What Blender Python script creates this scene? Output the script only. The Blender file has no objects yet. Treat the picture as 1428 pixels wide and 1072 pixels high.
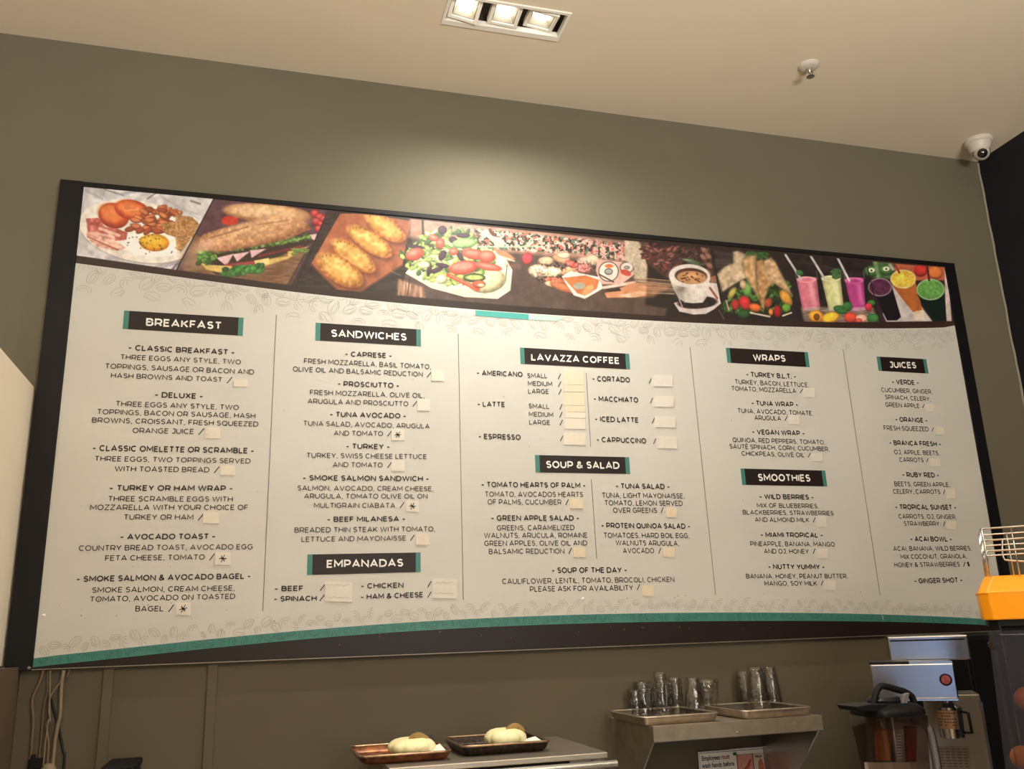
import bpy, bmesh, math, random
import numpy as np
from mathutils import Vector, Matrix
C = bpy.context.scene.collection
random.seed(7)

# ------------------------------------------------------------------ camera
EYE = 1.62
F_PX, YAW, PITCH, ROLL = 1240.74, 0.28155818, 0.27215515, -0.0345632
cy_, sy_, cp_, sp_ = math.cos(YAW), math.sin(YAW), math.cos(PITCH), math.sin(PITCH)
FW = Vector((sy_*cp_, cy_*cp_, sp_)); r0 = Vector((cy_, -sy_, 0)); u0 = r0.cross(FW)
RT = math.cos(ROLL)*r0 + math.sin(ROLL)*u0
UP = -math.sin(ROLL)*r0 + math.cos(ROLL)*u0
cam = bpy.data.objects.new('camera', bpy.data.cameras.new('camera')); C.objects.link(cam)
cam.data.sensor_width = 36; cam.data.lens = F_PX/1428*36; cam.data.clip_start = .02
M = Matrix((RT, UP, -FW)).transposed().to_4x4(); M.translation = (0, 0, EYE)
cam.matrix_world = M
bpy.context.scene.camera = cam
vs = bpy.context.scene.view_settings
vs.view_transform = 'Standard'; vs.look = 'None'; vs.gamma = 1; vs.exposure = 0.0
vs.use_curve_mapping = False

D = 2.3            # board face plane
DW = 2.315         # back wall plane
ZC = EYE + .6847*DW + .003
XR = 1.0601*DW

# ------------------------------------------------------------------ world and lamps
w = bpy.data.worlds.new('world'); bpy.context.scene.world = w; w.use_nodes = True
w.node_tree.nodes['Background'].inputs[0].default_value = (1.0, .86, .7, 1)
w.node_tree.nodes['Background'].inputs[1].default_value = 0.0

def area(name, loc, size, power, col, rot=(0, 0, 0), size_y=None):
    l = bpy.data.lights.new(name, 'AREA'); l.energy = power; l.color = col
    l.shape = 'RECTANGLE'; l.size = size; l.size_y = size_y or size
    o = bpy.data.objects.new(name, l); C.objects.link(o); o.location = loc; o.rotation_euler = rot
    return o
def spot(name, loc, target, power, ang, blend, col, rad=.02):
    l = bpy.data.lights.new(name, 'SPOT'); l.energy = power; l.color = col
    l.spot_size = math.radians(ang); l.spot_blend = blend; l.shadow_soft_size = rad
    o = bpy.data.objects.new(name, l); C.objects.link(o); o.location = loc
    o.rotation_euler = (Vector(target)-Vector(loc)).to_track_quat('-Z', 'Y').to_euler()
    return o
WARM = (1.0, .955, .86)
# unseen area lights added behind the camera for general fill
area('added_room_fill', (.9, -.4, ZC-.03), 1.2, 12, WARM, size_y=.3)
area('added_room_fill', (-1.4, -2.2, ZC-.03), 1.2, 12, WARM, size_y=.3)
area('added_room_fill', (1.2, -3.0, ZC-.03), 1.2, 12, WARM, size_y=.3)
# unseen upward lights added to brighten the ceiling
area('added_uplight', (1.0, -.9, 1.9), .7, 128, WARM, rot=(math.pi, 0, 0))
area('added_uplight', (-1.2, -1.0, 1.9), .7, 84, WARM, rot=(math.pi, 0, 0))
# unseen frontal fill added for the board foot and the wall under the shelf
area('added_front_fill', (1.0, -1.3, 1.75), 1.0, 20, WARM, rot=(math.radians(90), 0, 0))
# the three lamps of the recessed fixture
LZ = ZC-.012
BEAM = (1, .96, .87)
spot('lamp_beam', (.50, 1.95, LZ), (.20, 2.06, 1.7), 16, 134, 1, BEAM)
spot('lamp_beam', (.585, 1.95, LZ), (.62, 2.08, 1.7), 28, 134, 1, BEAM)
spot('lamp_beam', (.67, 1.95, LZ), (.95, 2.06, 1.7), 24, 134, 1, BEAM)

# ------------------------------------------------------------------ pixel rays (photograph 1428x1072)
def ray(u, v): return FW + RT*((u-714)/F_PX) - UP*((v-536)/F_PX)
def PY(u, v, y=D):
    d = ray(u, v); d = d*(y/d.y); return Vector((d.x, y, d.z+EYE))
def PZ(u, v, z):
    d = ray(u, v); d = d*((z-EYE)/d.z); return Vector((d.x, d.y, z))
def PX(u, v, x):
    d = ray(u, v); d = d*(x/d.x); return Vector((x, d.y, d.z+EYE))

# ------------------------------------------------------------------ materials
def srgb(c): return tuple(((x/255)/12.92 if x/255 <= .04045 else ((x/255+.055)/1.055)**2.4) for x in c)
def mat(name, col, rough=.5, metal=0, noise=0, nscale=20, bump=0, bscale=60, emit=None, trans=0, ior=1.45, spec=.5, brushed=None, coat=0, dark=None):
    m = bpy.data.materials.new(name); m.use_nodes = True; nt = m.node_tree
    b = nt.nodes['Principled BSDF']; c = (*srgb(col), 1)
    b.inputs['Base Color'].default_value = c; b.inputs['Roughness'].default_value = rough
    b.inputs['Metallic'].default_value = metal; b.inputs['IOR'].default_value = ior
    b.inputs['Transmission Weight'].default_value = trans
    b.inputs['Specular IOR Level'].default_value = spec
    b.inputs['Coat Weight'].default_value = coat
    tc = nt.nodes.new('ShaderNodeTexCoord')
    if noise:
        n = nt.nodes.new('ShaderNodeTexNoise'); n.inputs['Scale'].default_value = nscale; n.inputs['Detail'].default_value = 6
        nt.links.new(tc.outputs['Object'], n.inputs['Vector'])
        r = nt.nodes.new('ShaderNodeValToRGB'); r.color_ramp.elements[0].position = .3; r.color_ramp.elements[1].position = .7
        d = srgb(dark) if dark else tuple(x*(1-noise) for x in c[:3])
        r.color_ramp.elements[0].color = (*d, 1); r.color_ramp.elements[1].color = tuple(min(1, x*(1+noise*.4)) for x in c[:3])+(1,)
        nt.links.new(n.outputs['Fac'], r.inputs['Fac']); nt.links.new(r.outputs['Color'], b.inputs['Base Color'])
    if brushed:
        mp = nt.nodes.new('ShaderNodeMapping'); mp.inputs['Scale'].default_value = brushed
        n = nt.nodes.new('ShaderNodeTexNoise'); n.inputs['Scale'].default_value = 12; n.inputs['Detail'].default_value = 4
        nt.links.new(tc.outputs['Object'], mp.inputs[0]); nt.links.new(mp.outputs[0], n.inputs['Vector'])
        mr = nt.nodes.new('ShaderNodeMapRange'); mr.inputs[3].default_value = max(.05, rough-.03); mr.inputs[4].default_value = rough+.05
        nt.links.new(n.outputs['Fac'], mr.inputs[0]); nt.links.new(mr.outputs[0], b.inputs['Roughness'])
    if bump:
        n = nt.nodes.new('ShaderNodeTexNoise'); n.inputs['Scale'].default_value = bscale; n.inputs['Detail'].default_value = 5
        nt.links.new(tc.outputs['Object'], n.inputs['Vector'])
        bp = nt.nodes.new('ShaderNodeBump'); bp.inputs['Strength'].default_value = bump; bp.inputs['Distance'].default_value = .002
        nt.links.new(n.outputs['Fac'], bp.inputs['Height']); nt.links.new(bp.outputs['Normal'], b.inputs['Normal'])
    if emit:
        b.inputs['Emission Color'].default_value = (*srgb(emit[0]), 1); b.inputs['Emission Strength'].default_value = emit[1]
    return m
m_wall = mat('olive_wall_paint', (109, 104, 88), .75, noise=.05, nscale=3, bump=.25, bscale=40, spec=.3)
m_ceil = mat('ceiling_paint', (226, 213, 192), .85, noise=.03, nscale=2, bump=.1, bscale=25, spec=.2)
m_panel = mat('brown_panelling', (93, 85, 70), .7, noise=.06, nscale=3, spec=.3)
m_dark = mat('navy_black_paint', (30, 30, 37), .7, noise=.1, nscale=4, spec=.3)
m_cream = mat('cream_paint', (236, 223, 202), .8, noise=.04, nscale=3, spec=.2)
m_brown = mat('brown_paint', (98, 82, 66), .8, noise=.06, nscale=4, spec=.2)
m_caulk = mat('caulk', (150, 145, 130), .8)
m_floor = mat('floor_tile', (176, 158, 132), .5, noise=.1, nscale=3)
m_rear = mat('rear_wall_paint', (170, 155, 130), .8, noise=.05, nscale=2)
m_white = mat('white_print', (202, 200, 194), .42, noise=.03, nscale=5, bump=.06, bscale=200, spec=.3)
m_brownprint = mat('brown_black_print', (31, 19, 17), .45, noise=.08, nscale=9, spec=.4)
m_teal = mat('teal_print', (68, 128, 120), .42, noise=.06, nscale=12, spec=.4)
m_tealline = mat('dark_teal_print', (46, 92, 88), .45)
m_frame = mat('black_frame', (17, 16, 19), .5, noise=.2, nscale=12, spec=.3)
m_edge = mat('aluminium_edge', (150, 140, 126), .45, metal=.5, noise=.15, nscale=60)
m_ink = mat('black_ink', (44, 38, 38), .5)
m_ink2 = mat('grey_ink', (60, 54, 52), .5)
m_bean = mat('pale_grey_ink', (158, 151, 140), .5)
m_line = mat('thin_line_ink', (120, 114, 106), .5)
m_bantext = mat('white_lettering', (244, 240, 236), .5)
m_stick = mat('cream_sticker', (219, 211, 196), .6, noise=.04, nscale=80)
m_stick2 = mat('white_sticker', (217, 211, 201), .6, noise=.03, nscale=80)
m_stick3 = mat('peach_sticker', (223, 208, 184), .6, noise=.05, nscale=80)
m_dirt = mat('dirt_speck', (120, 100, 82), .8)
m_steel = mat('brushed_steel', (178, 176, 172), .28, metal=1, brushed=(1, 1, 40))
m_brewsteel = mat('satin_brewer_steel', (196, 194, 192), .2, metal=1, brushed=(1, 1, 40))
m_steel_dull = mat('dull_steel', (166, 157, 144), .38, metal=.8, noise=.12, nscale=14, brushed=(30, 1, 1))
m_galv = mat('galvanised_steel', (150, 139, 123), .45, metal=.55, noise=.18, nscale=30, bump=.1)
m_alu = mat('aluminium_pan', (206, 192, 174), .38, metal=.9, noise=.25, nscale=45)
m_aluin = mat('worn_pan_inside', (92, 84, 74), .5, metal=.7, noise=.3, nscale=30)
m_rust = mat('baked_brown_pan', (140, 84, 48), .35, metal=.55, noise=.6, nscale=55, dark=(44, 24, 16))
m_blackpan = mat('baked_black_pan', (58, 46, 40), .3, metal=.6, noise=.8, nscale=120, dark=(14, 10, 9), bump=.4, bscale=200)
m_panrim = mat('pan_rim', (170, 140, 110), .3, metal=.8, noise=.4, nscale=60)
m_pumpkin = mat('white_pumpkin_skin', (243, 236, 186), .5, noise=.05, nscale=18, bump=.2, bscale=120)
m_stem = mat('pumpkin_stem', (160, 128, 74), .8, noise=.4, nscale=60, bump=.5)
m_paper = mat('white_paper', (244, 242, 236), .7)
m_slate = mat('dark_card', (66, 60, 58), .5, noise=.1)
m_plastic = mat('black_plastic', (12, 12, 15), .42, noise=.1, nscale=20, spec=.3)
m_rubber = mat('matt_black', (12, 11, 12), .6, spec=.25)
m_greyplas = mat('grey_handle_plastic', (98, 94, 96), .4, noise=.08)
m_orange = mat('orange_plastic', (250, 158, 12), .32, noise=.04, nscale=8, spec=.5)
m_orange_in = mat('orange_skin', (240, 140, 20), .5, noise=.12, nscale=30, bump=.5, bscale=220)
m_chrome = mat('chrome_wire', (214, 210, 204), .18, metal=1)
m_lampw = mat('white_lamp_frame', (240, 236, 226), .4, spec=.4)
m_lampgrey = mat('lamp_housing_grey', (70, 62, 54), .6)
m_reflector = mat('lamp_reflector', (150, 146, 136), .5)
m_glow = mat('lamp_lens', (255, 250, 235), .4, emit=((255, 240, 212), 6))
m_camw = mat('camera_white', (206, 198, 188), .4)
m_lens = mat('camera_lens_glass', (14, 12, 14), .12, coat=.6)
m_cable = mat('taupe_cable', (128, 112, 90), .6)
m_cable2 = mat('brown_cable', (104, 84, 66), .6)
m_cablek = mat('black_cable', (22, 18, 18), .5)
m_red = mat('red_print', (176, 40, 44), .5)
m_pink = mat('pink_print', (224, 160, 146), .5, noise=.15, nscale=90)
m_skin = mat('hand_print', (200, 120, 96), .5, noise=.3, nscale=120)
m_green = mat('green_tape', (34, 84, 52), .5)
m_amber = mat('amber_panel', (128, 66, 28), .4, noise=.15, nscale=20)
m_amber2 = mat('rust_red_panel', (98, 34, 20), .4, noise=.15, nscale=20)
m_brass = mat('brass_plate', (190, 150, 116), .38, metal=.8, noise=.2, nscale=80)
m_cabinet = mat('cabinet_laminate', (70, 62, 52), .5)
def glassmat(name, col, rough=.02, alpha_mix=.0, edge=.6, bump=.7):
    m = bpy.data.materials.new(name); m.use_nodes = True; nt = m.node_tree; nt.nodes.clear()
    o = nt.nodes.new('ShaderNodeOutputMaterial'); g = nt.nodes.new('ShaderNodeBsdfGlossy'); g.inputs['Roughness'].default_value = rough
    t = nt.nodes.new('ShaderNodeBsdfTransparent'); t.inputs[0].default_value = (*srgb(col), 1)
    f = nt.nodes.new('ShaderNodeLayerWeight'); f.inputs['Blend'].default_value = .35
    mr = nt.nodes.new('ShaderNodeMapRange'); mr.inputs[3].default_value = .05+alpha_mix; mr.inputs[4].default_value = edge
    mx = nt.nodes.new('ShaderNodeMixShader')
    tc = nt.nodes.new('ShaderNodeTexCoord'); n = nt.nodes.new('ShaderNodeTexNoise'); n.inputs['Scale'].default_value = 60
    bp = nt.nodes.new('ShaderNodeBump'); bp.inputs['Strength'].default_value = bump; bp.inputs['Distance'].default_value = .004
    nt.links.new(tc.outputs['Object'], n.inputs['Vector']); nt.links.new(n.outputs['Fac'], bp.inputs['Height'])
    nt.links.new(bp.outputs['Normal'], g.inputs['Normal'])
    nt.links.new(f.outputs['Facing'], mr.inputs[0]); nt.links.new(mr.outputs[0], mx.inputs[0])
    nt.links.new(t.outputs[0], mx.inputs[1]); nt.links.new(g.outputs[0], mx.inputs[2]); nt.links.new(mx.outputs[0], o.inputs[0])
    return m
m_glass = glassmat('tumbler_glass', (246, 245, 242), .015, .02, .5)
m_jar = glassmat('smoked_jar_plastic', (206, 197, 192), .08, .03, .3, .06)
m_acryl = glassmat('scuffed_clear_acrylic', (214, 206, 200), .22, .04, .3, .08)

# ------------------------------------------------------------------ mesh helpers
XF = None
class MB:
    def __init__(s): s.v = []; s.f = []; s.mi = []; s.cur = 0
    def add(s, vs, fs):
        o = len(s.v); s.v += [tuple(x) for x in vs]; s.f += [tuple(i+o for i in f) for f in fs]; s.mi += [s.cur]*len(fs); return s
    def box(s, x0, y0, z0, x1, y1, z1):
        vs = [(x, y, z) for z in (z0, z1) for y in (y0, y1) for x in (x0, x1)]
        return s.add(vs, [(0, 2, 3, 1), (4, 5, 7, 6), (0, 1, 5, 4), (2, 6, 7, 3), (0, 4, 6, 2), (1, 3, 7, 5)])
    def prism(s, pts, axis, a, b):
        # pts in the two other axes, extruded along axis
        def mk(p, h):
            return {'x': (h, p[0], p[1]), 'y': (p[0], h, p[1]), 'z': (p[0], p[1], h)}[axis]
        n = len(pts); vs = [mk(p, a) for p in pts]+[mk(p, b) for p in pts]
        return s.add(vs, [tuple(range(n)), tuple(range(2*n-1, n-1, -1))]+[(i, i+n, (i+1) % n+n, (i+1) % n) for i in range(n)])
    def tube(s, pts, r, n=8, closed=False):
        pts = [Vector(p) for p in pts]; m = len(pts); vs = []; fs = []
        rr = r if isinstance(r, (list, tuple)) else [r]*m
        nrm = None
        for i, p in enumerate(pts):
            if closed: t = pts[(i+1) % m]-pts[i-1]
            else: t = pts[min(i+1, m-1)]-pts[max(i-1, 0)]
            t.normalize()
            if nrm is None:
                a = Vector((0, 0, 1)) if abs(t.z) < .9 else Vector((1, 0, 0)); nrm = (a-t*a.dot(t)).normalized()
            else:
                nrm = (nrm-t*nrm.dot(t)); nrm = nrm.normalized() if nrm.length > 1e-6 else t.orthogonal().normalized()
            b = t.cross(nrm)
            for k in range(n):
                a = 2*math.pi*k/n; vs.append(p+(nrm*math.cos(a)+b*math.sin(a))*rr[i])
        for i in range(m if closed else m-1):
            j = (i+1) % m
            for k in range(n):
                fs.append((i*n+k, i*n+(k+1) % n, j*n+(k+1) % n, j*n+k))
        if not closed: fs += [tuple(range(n-1, -1, -1)), tuple(range((m-1)*n, m*n))]
        return s.add(vs, fs)
    def lathe(s, prof, c=(0, 0, 0), n=24, axis=None, close=False, flute=None):
        # prof: (r, z); axis vector
        ax = Vector(axis or (0, 0, 1)).normalized(); e1 = ax.orthogonal().normalized() if axis else Vector((1, 0, 0)); e2 = ax.cross(e1)
        c = Vector(c); vs = []; fs = []
        for r, z in prof:
            for k in range(n):
                a = 2*math.pi*k/n; q = r*(1+(flute[1]*abs(math.cos(flute[0]*a/2)) if flute else 0))
                vs.append(c+e1*(q*math.cos(a))+e2*(q*math.sin(a))+ax*z)
        m = len(prof)
        for i in range(m if close else m-1):
            j = (i+1) % m
            for k in range(n): fs.append((i*n+k, i*n+(k+1) % n, j*n+(k+1) % n, j*n+k))
        if not close:
            if prof[0][0] > 1e-5: fs.append(tuple(range(n-1, -1, -1)))
            if prof[-1][0] > 1e-5: fs.append(tuple(range((m-1)*n, m*n)))
        return s.add(vs, fs)
    def build(s, name, m, parent=None, bevel=0, smooth=False, label=None, kind=None, seg=2):
        if XF: s.v = [tuple(XF @ Vector(p)) for p in s.v]
        me = bpy.data.meshes.new(name); me.from_pydata(s.v, [], s.f)
        for x in (m if isinstance(m, (list, tuple)) else [m]): me.materials.append(x)
        if isinstance(m, (list, tuple)): me.polygons.foreach_set('material_index', s.mi)
        bm = bmesh.new(); bm.from_mesh(me); bmesh.ops.recalc_face_normals(bm, faces=bm.faces)
        bm.to_mesh(me); bm.free()
        o = bpy.data.objects.new(name, me); C.objects.link(o)
        if parent:
            o.parent = parent; o.matrix_parent_inverse = Matrix.Translation(-parent.matrix_basis.translation)
            if parent.parent: o.matrix_parent_inverse = Matrix()
        if bevel:
            b = o.modifiers.new('bevel', 'BEVEL'); b.width = bevel; b.segments = seg; b.limit_method = 'ANGLE'
        if smooth:
            me.polygons.foreach_set('use_smooth', [True]*len(me.polygons))
            if smooth != 2:
                me.set_sharp_from_angle(angle=math.radians(40))
        if label: o['label'] = label
        if kind: o['kind'] = kind
        return o
def thing(name, label, cat, loc=(0, 0, 0), group=None):
    if XF: loc = XF @ Vector(loc)
    o = bpy.data.objects.new(name, None); C.objects.link(o); o.location = loc; o.empty_display_size = .05
    o['label'] = label; o['category'] = cat
    if group: o['group'] = group
    return o
def tag(o, label, cat, group=None):
    o['label'] = label; o['category'] = cat
    if group: o['group'] = group
    return o
def struct(name, mb, m, **k): return mb.build(name, m, kind='structure', **k)
def sub(o, parent):   # parent is itself a part sitting at the thing's frame
    return o

BZ0_ = EYE-.0180*D
# ------------------------------------------------------------------ setting
YB = -5.0; XL = -3.5
struct('floor', MB().box(XL, YB, -.05, XR, DW, 0), m_floor)
# ceiling with the opening of the recessed fixture
FX0, FX1, FY0, FY1 = .418, .747, 1.892, 2.006
cb = MB()
for a in ((XL, YB, FX0, DW), (FX1, YB, XR, DW), (FX0, YB, FX1, FY0), (FX0, FY1, FX1, DW)):
    cb.box(a[0], a[1], ZC, a[2], a[3], ZC+.15)
struct('ceiling', cb, m_ceil)
struct('wall_back', MB().box(XL, DW, 0, XR+.1, DW+.12, ZC), m_wall)
struct('wall_right', MB().box(XR, YB, 0, XR+.12, DW, ZC), m_dark)
m_blueglow = mat('added_blue_glow', (150, 185, 235), .3, emit=((165, 198, 255), 1.1))  # unseen blue glowing pane, added for the brewer steel to reflect
WN = MB(); WN.box(-2.96, YB+.001, .35, -1.90, YB+.004, 2.35)
wn = struct('added_glow_pane', WN, m_blueglow)
q = MB()
for c_ in ((-3.26, .28, -2.96, 2.42), (-1.90, .28, -1.83, 2.42), (-2.96, .28, -1.90, .35), (-2.96, 2.35, -1.90, 2.42)): q.box(c_[0], YB+.001, c_[1], c_[2], YB+.04, c_[3])
q.build('added_dark_surround', m_rubber, wn)  # unseen black surround, added to darken part of the steel's reflection
struct('wall_rear', MB().box(XL, YB-.1, 0, XR, YB, ZC), m_rear)
struct('wall_far_left', MB().box(XL-.1, YB, 0, XL, DW, ZC), m_rear)
struct('wall_left', MB().box(-.66, .6, 1.585, -.536, DW, EYE+.612), m_cream, bevel=.003)
struct('wall_left_base', MB().box(-.66, .6, 0, -.5005, DW, 1.583), m_brown)
struct('wall_back_lower', MB().box(-.4995, DW-.003, .925, XR-.002, DW, BZ0_-.0005), m_panel)
# battens on the wall below the board
for i, (xa, xb) in enumerate(((-.327, -.305), (-.101, -.079))):
    struct('trim_%d' % (i+1), MB().box(xa, DW-.010, .93, xb, DW-.003, BZ0_-.0005), m_panel, bevel=.001)
# caulk bead in the right corner, a little wavy
pts = [(XR-.004+random.uniform(-.003, .002), DW-.003, 1.2+.04*i) for i in range(int((ZC-1.2)/.04)+1)]
struct('trim_3', MB().tube(pts, .004, 6), m_caulk)
# counter under everything, below the frame
cn = MB(); cn.box(-.498, 1.16, .10, XR-.002, DW-.002, .88)
struct('counter_base', cn, m_cabinet)
struct('counter_top', MB().box(-.498, 1.10, .88, XR-.002, DW-.002, .92), m_steel_dull, bevel=.004)
WT = .92

# ------------------------------------------------------------------ recessed light
fx = thing('recessed_light', 'white rectangular recessed ceiling light with three square tilting lamps', 'ceiling light', ((FX0+FX1)/2, (FY0+FY1)/2, ZC))
h = MB()
h.box(FX0, FY0, ZC+.11, FX1, FY1, ZC+.12); h.box(FX0, FY0, ZC, FX0+.003, FY1, ZC+.11); h.box(FX1-.003, FY0, ZC, FX1, FY1, ZC+.11)
h.box(FX0, FY0, ZC, FX1, FY0+.003, ZC+.11); h.box(FX0, FY1-.003, ZC, FX1, FY1, ZC+.11)
h.build('housing', m_lampgrey, fx)
b = MB(); e = .007
b.box(FX0-.002, FY0+e, ZC-.004, FX0+e, FY1-.017, ZC+.012); b.box(FX1-e, FY0+e, ZC-.004, FX1+.002, FY1-.017, ZC+.012)
b.box(FX0-.002, FY0-.003, ZC-.004, FX1+.002, FY0+e, ZC+.012); b.box(FX0-.002, FY1-.017, ZC-.004, FX1+.002, FY1+.003, ZC+.012)
b.build('trim_frame', m_lampw, fx, bevel=.001)
for i, (cx, ta, tb) in enumerate(((.472, .16, -.30), (.580, .05, -.12), (.682, .12, .12))):
    R = Matrix.Translation((cx, 1.945, ZC+.018)) @ Matrix.Rotation(ta, 4, 'Y') @ Matrix.Rotation(tb, 4, 'X')
    def tf(mb): mb.v = [tuple(R @ Vector(p)) for p in mb.v]; return mb
    q = MB(); o = .041; k = .031
    q.box(-o, -o, -.014, -k, o, .006); q.box(k, -o, -.014, o, o, .006); q.box(-k, -o, -.014, k, -k, .006); q.box(-k, k, -.014, k, o, .006)
    g = tf(q).build('gimbal_ring', m_lampw, fx, bevel=.0015)
    q = MB(); k2 = .029
    vsq = [(-k2, -k2, -.010), (k2, -k2, -.010), (k2, k2, -.010), (-k2, k2, -.010), (-.019, -.019, .02), (.019, -.019, .02), (.019, .019, .02), (-.019, .019, .02)]
    q.add(vsq, [(0, 1, 5, 4), (1, 2, 6, 5), (2, 3, 7, 6), (3, 0, 4, 7)])
    rf = tf(q).build('reflector', m_reflector, g)
    q = MB(); q.lathe([(.0001, -.004), (.017, -.004), (.024, .002), (.024, .012), (.0001, .014)], n=20)
    tf(q).build('lamp_lens', m_glow, g, smooth=True)

# ------------------------------------------------------------------ sprinkler and camera on the ceiling
p = PZ(1128, 91, ZC)
s = thing('sprinkler_head', 'small white pendant sprinkler head on the ceiling', 'sprinkler', (p.x, p.y, ZC))
MB().lathe([(.030, 0), (.030, -.003), (.024, -.009), (.018, -.010), (.0001, -.010)], (p.x, p.y, ZC), 24).build('escutcheon', m_camw, s, smooth=True)
b = MB().lathe([(.008, -.009), (.008, -.020), (.005, -.024), (.0001, -.024)], (p.x, p.y, ZC), 12)
for sx in (-1, 1): b.tube([(p.x+sx*.007, p.y, ZC-.018), (p.x+sx*.010, p.y, ZC-.026), (p.x+sx*.003, p.y, ZC-.036)], .0016, 6)
b.build('frame_arms', m_chrome, s, smooth=True)
MB().lathe([(.0001, -.036), (.011, -.037), (.012, -.039), (.0001, -.040)], (p.x, p.y, ZC), 16).build('deflector', m_chrome, s, smooth=True)
MB().lathe([(.0022, -.022), (.0022, -.036)], (p.x, p.y, ZC), 8).build('bulb', m_chrome, s)

p = PZ(1364, 196, ZC); dc = PY(1366, 211, p.y)
s = thing('security_camera', 'white dome security camera in the ceiling corner by the dark wall', 'security camera', (p.x, p.y, ZC))
MB().lathe([(.046, 0), (.046, -.010), (.043, -.014), (.039, -.016), (.035, -.036), (.028, -.044), (.0001, -.044)], (p.x, p.y, ZC), 28).build('mount_base', m_camw, s, smooth=True)
look = (Vector((0, 0, EYE))-Vector((p.x, p.y, ZC-.035))).normalized(); look = (look+Vector((.12, -.0, -.1))).normalized()
bc = Vector((p.x-.001, p.y-.006, ZC-.050))
bm_ = MB(); prof = [(.026*math.sin(math.radians(a)), -.026*math.cos(math.radians(a))) for a in range(0, 141, 12)]
prof[0] = (.0001, -.026); prof = prof+[(.0165, .0215), (.0155, .019)]
ball = bm_.lathe(prof, bc, 24, axis=look).build('camera_ball', m_camw, s, smooth=True)
MB().lathe([(.0160, .019), (.0160, .0205), (.011, .024), (.0001, .0255)], bc, 24, axis=look).build('lens_window', m_lens, s, smooth=True)
MB().lathe([(.0263, .0), (.0275, .0015), (.0263, .003)], bc, 24, axis=look).build('seam_ring', m_lampgrey, s)

# ------------------------------------------------------------------ menu board
BX0, BX1 = -.2301*D, .9795*D
BZ0, BZ1 = EYE-.0180*D, EYE+.5070*D
IX0, IX1 = -.2058*D, .9613*D
board = thing('menu_board', 'long wall mounted cafe menu board with food photographs along its top and black frame', 'menu board', ((BX0+BX1)/2, D, BZ0))
MB().box(BX0+.002, D+.0015, BZ0+.001, BX1-.002, DW, BZ1-.001).build('backing_panel', m_frame, board)
f = MB(); f.box(BX0, D-.006, BZ0-.003, IX0, D+.002, BZ1).build if 0 else None
MB().box(BX0, D-.005, BZ0-.004, IX0-.001, D+.002, BZ1).build('frame_strip', m_frame, board, bevel=.001)
MB().box(IX1+.001, D-.003, BZ0-.002, BX1, D+.002, BZ1).build('frame_strip', m_frame, board, bevel=.001)
def topz(x):  # lower edge of the top strip
    return 0
MB().box(IX0-.001, D-.003, BZ1-.014, IX1+.001, D+.002, BZ1).build('frame_strip', m_frame, board, bevel=.001)
MB().box(BX0, D-.004, BZ0-.0026, BX1, DW-.001, BZ0-.0008).build('bottom_edge_trim', m_edge, board, label='thin pale metal edge under the board')
# screws on the frame foot
for u, v in ((4, 936), (40, 934)):
    q = PY(u, v, D-.006); MB().lathe([(.0001, 0), (.003, .0005), (.004, .002)], (q.x, D-.008, BZ0+.002), 8, axis=(0, 1, 0)).build('screw', m_edge, board)

def interp(pts, u):
    xs = [p[0] for p in pts]; ys = [p[1] for p in pts]; return np.interp(u, xs, ys)
ARC_W = [(100, 366.2), (106.5, 367), (245, 386.5), (360, 399.8), (450, 411), (540, 421), (700, 435), (800, 441), (920, 447.5), (1000, 450.5), (1080, 454.8), (1190, 458), (1276, 457.6), (1330, 455.7), (1350, 455)]
TEAL_T = [(30, 918.5), (43.4, 916.9), (176.5, 903), (340, 887), (516, 870.4), (700, 861), (856, 856), (1040, 853.5), (1133, 854.3), (1233, 856.7), (1366, 862.5), (1440, 867)]
TEAL_B = [(30, 931), (44, 929.5), (200, 914), (340, 898.7), (516, 883.5), (700, 873.4), (856, 868.4), (1040, 865), (1133, 865.5), (1233, 867), (1368, 871), (1440, 875)]
def smooth_pts(pts, n=60):
    xs = np.array([p[0] for p in pts], float); ys = np.array([p[1] for p in pts], float)
    co = np.polyfit((xs-700)/600, ys, 5); u = np.linspace(xs[0], xs[-1], n); return list(zip(u, np.polyval(co, (u-700)/600)))
def toplane(pts, y): return [PY(u, v, y) for u, v in pts]
def clampx(P, y=0):
    return [Vector((min(max(p.x, IX0), IX1), p.y, p.z)) for p in P]
def bandmesh(name, top, bot, y, m, **k):
    mb = MB(); n = len(top); vs = [(p.x, y, p.z) for p in top]+[(p.x, y, p.z) for p in bot]
    mb.add(vs, [(i, i+1, n+i+1, n+i) for i in range(n-1)])
    o = mb.build(name, m, board, **k); return o
tt = clampx(toplane(smooth_pts(TEAL_T), D)); tb = clampx(toplane(smooth_pts(TEAL_B), D)); aw = clampx(toplane(smooth_pts(ARC_W), D))
def resample(P, n=60):
    xs = np.array([p.x for p in P]); zs = np.array([p.z for p in P]); X = np.linspace(IX0, IX1, n)
    o = np.argsort(xs); return [Vector((x, D, float(np.interp(x, xs[o], zs[o])))) for x in X]
tt, tb, aw = resample(tt), resample(tb), resample(aw)
for P_ in (tt, tb):
    for p in P_: p.z = max(p.z, BZ0+.0005)
bandmesh('white_sheet', aw, tt, D, m_white, label='white printed menu sheet')
bandmesh('teal_stripe', tt, tb, D-.0001, m_teal, label='teal stripe curving along the foot of the sheet')
bot = [Vector((p.x, D, BZ0)) for p in tt]
bandmesh('brown_stripe', tb, bot, D, m_brownprint, label='dark brown lower band')

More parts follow.
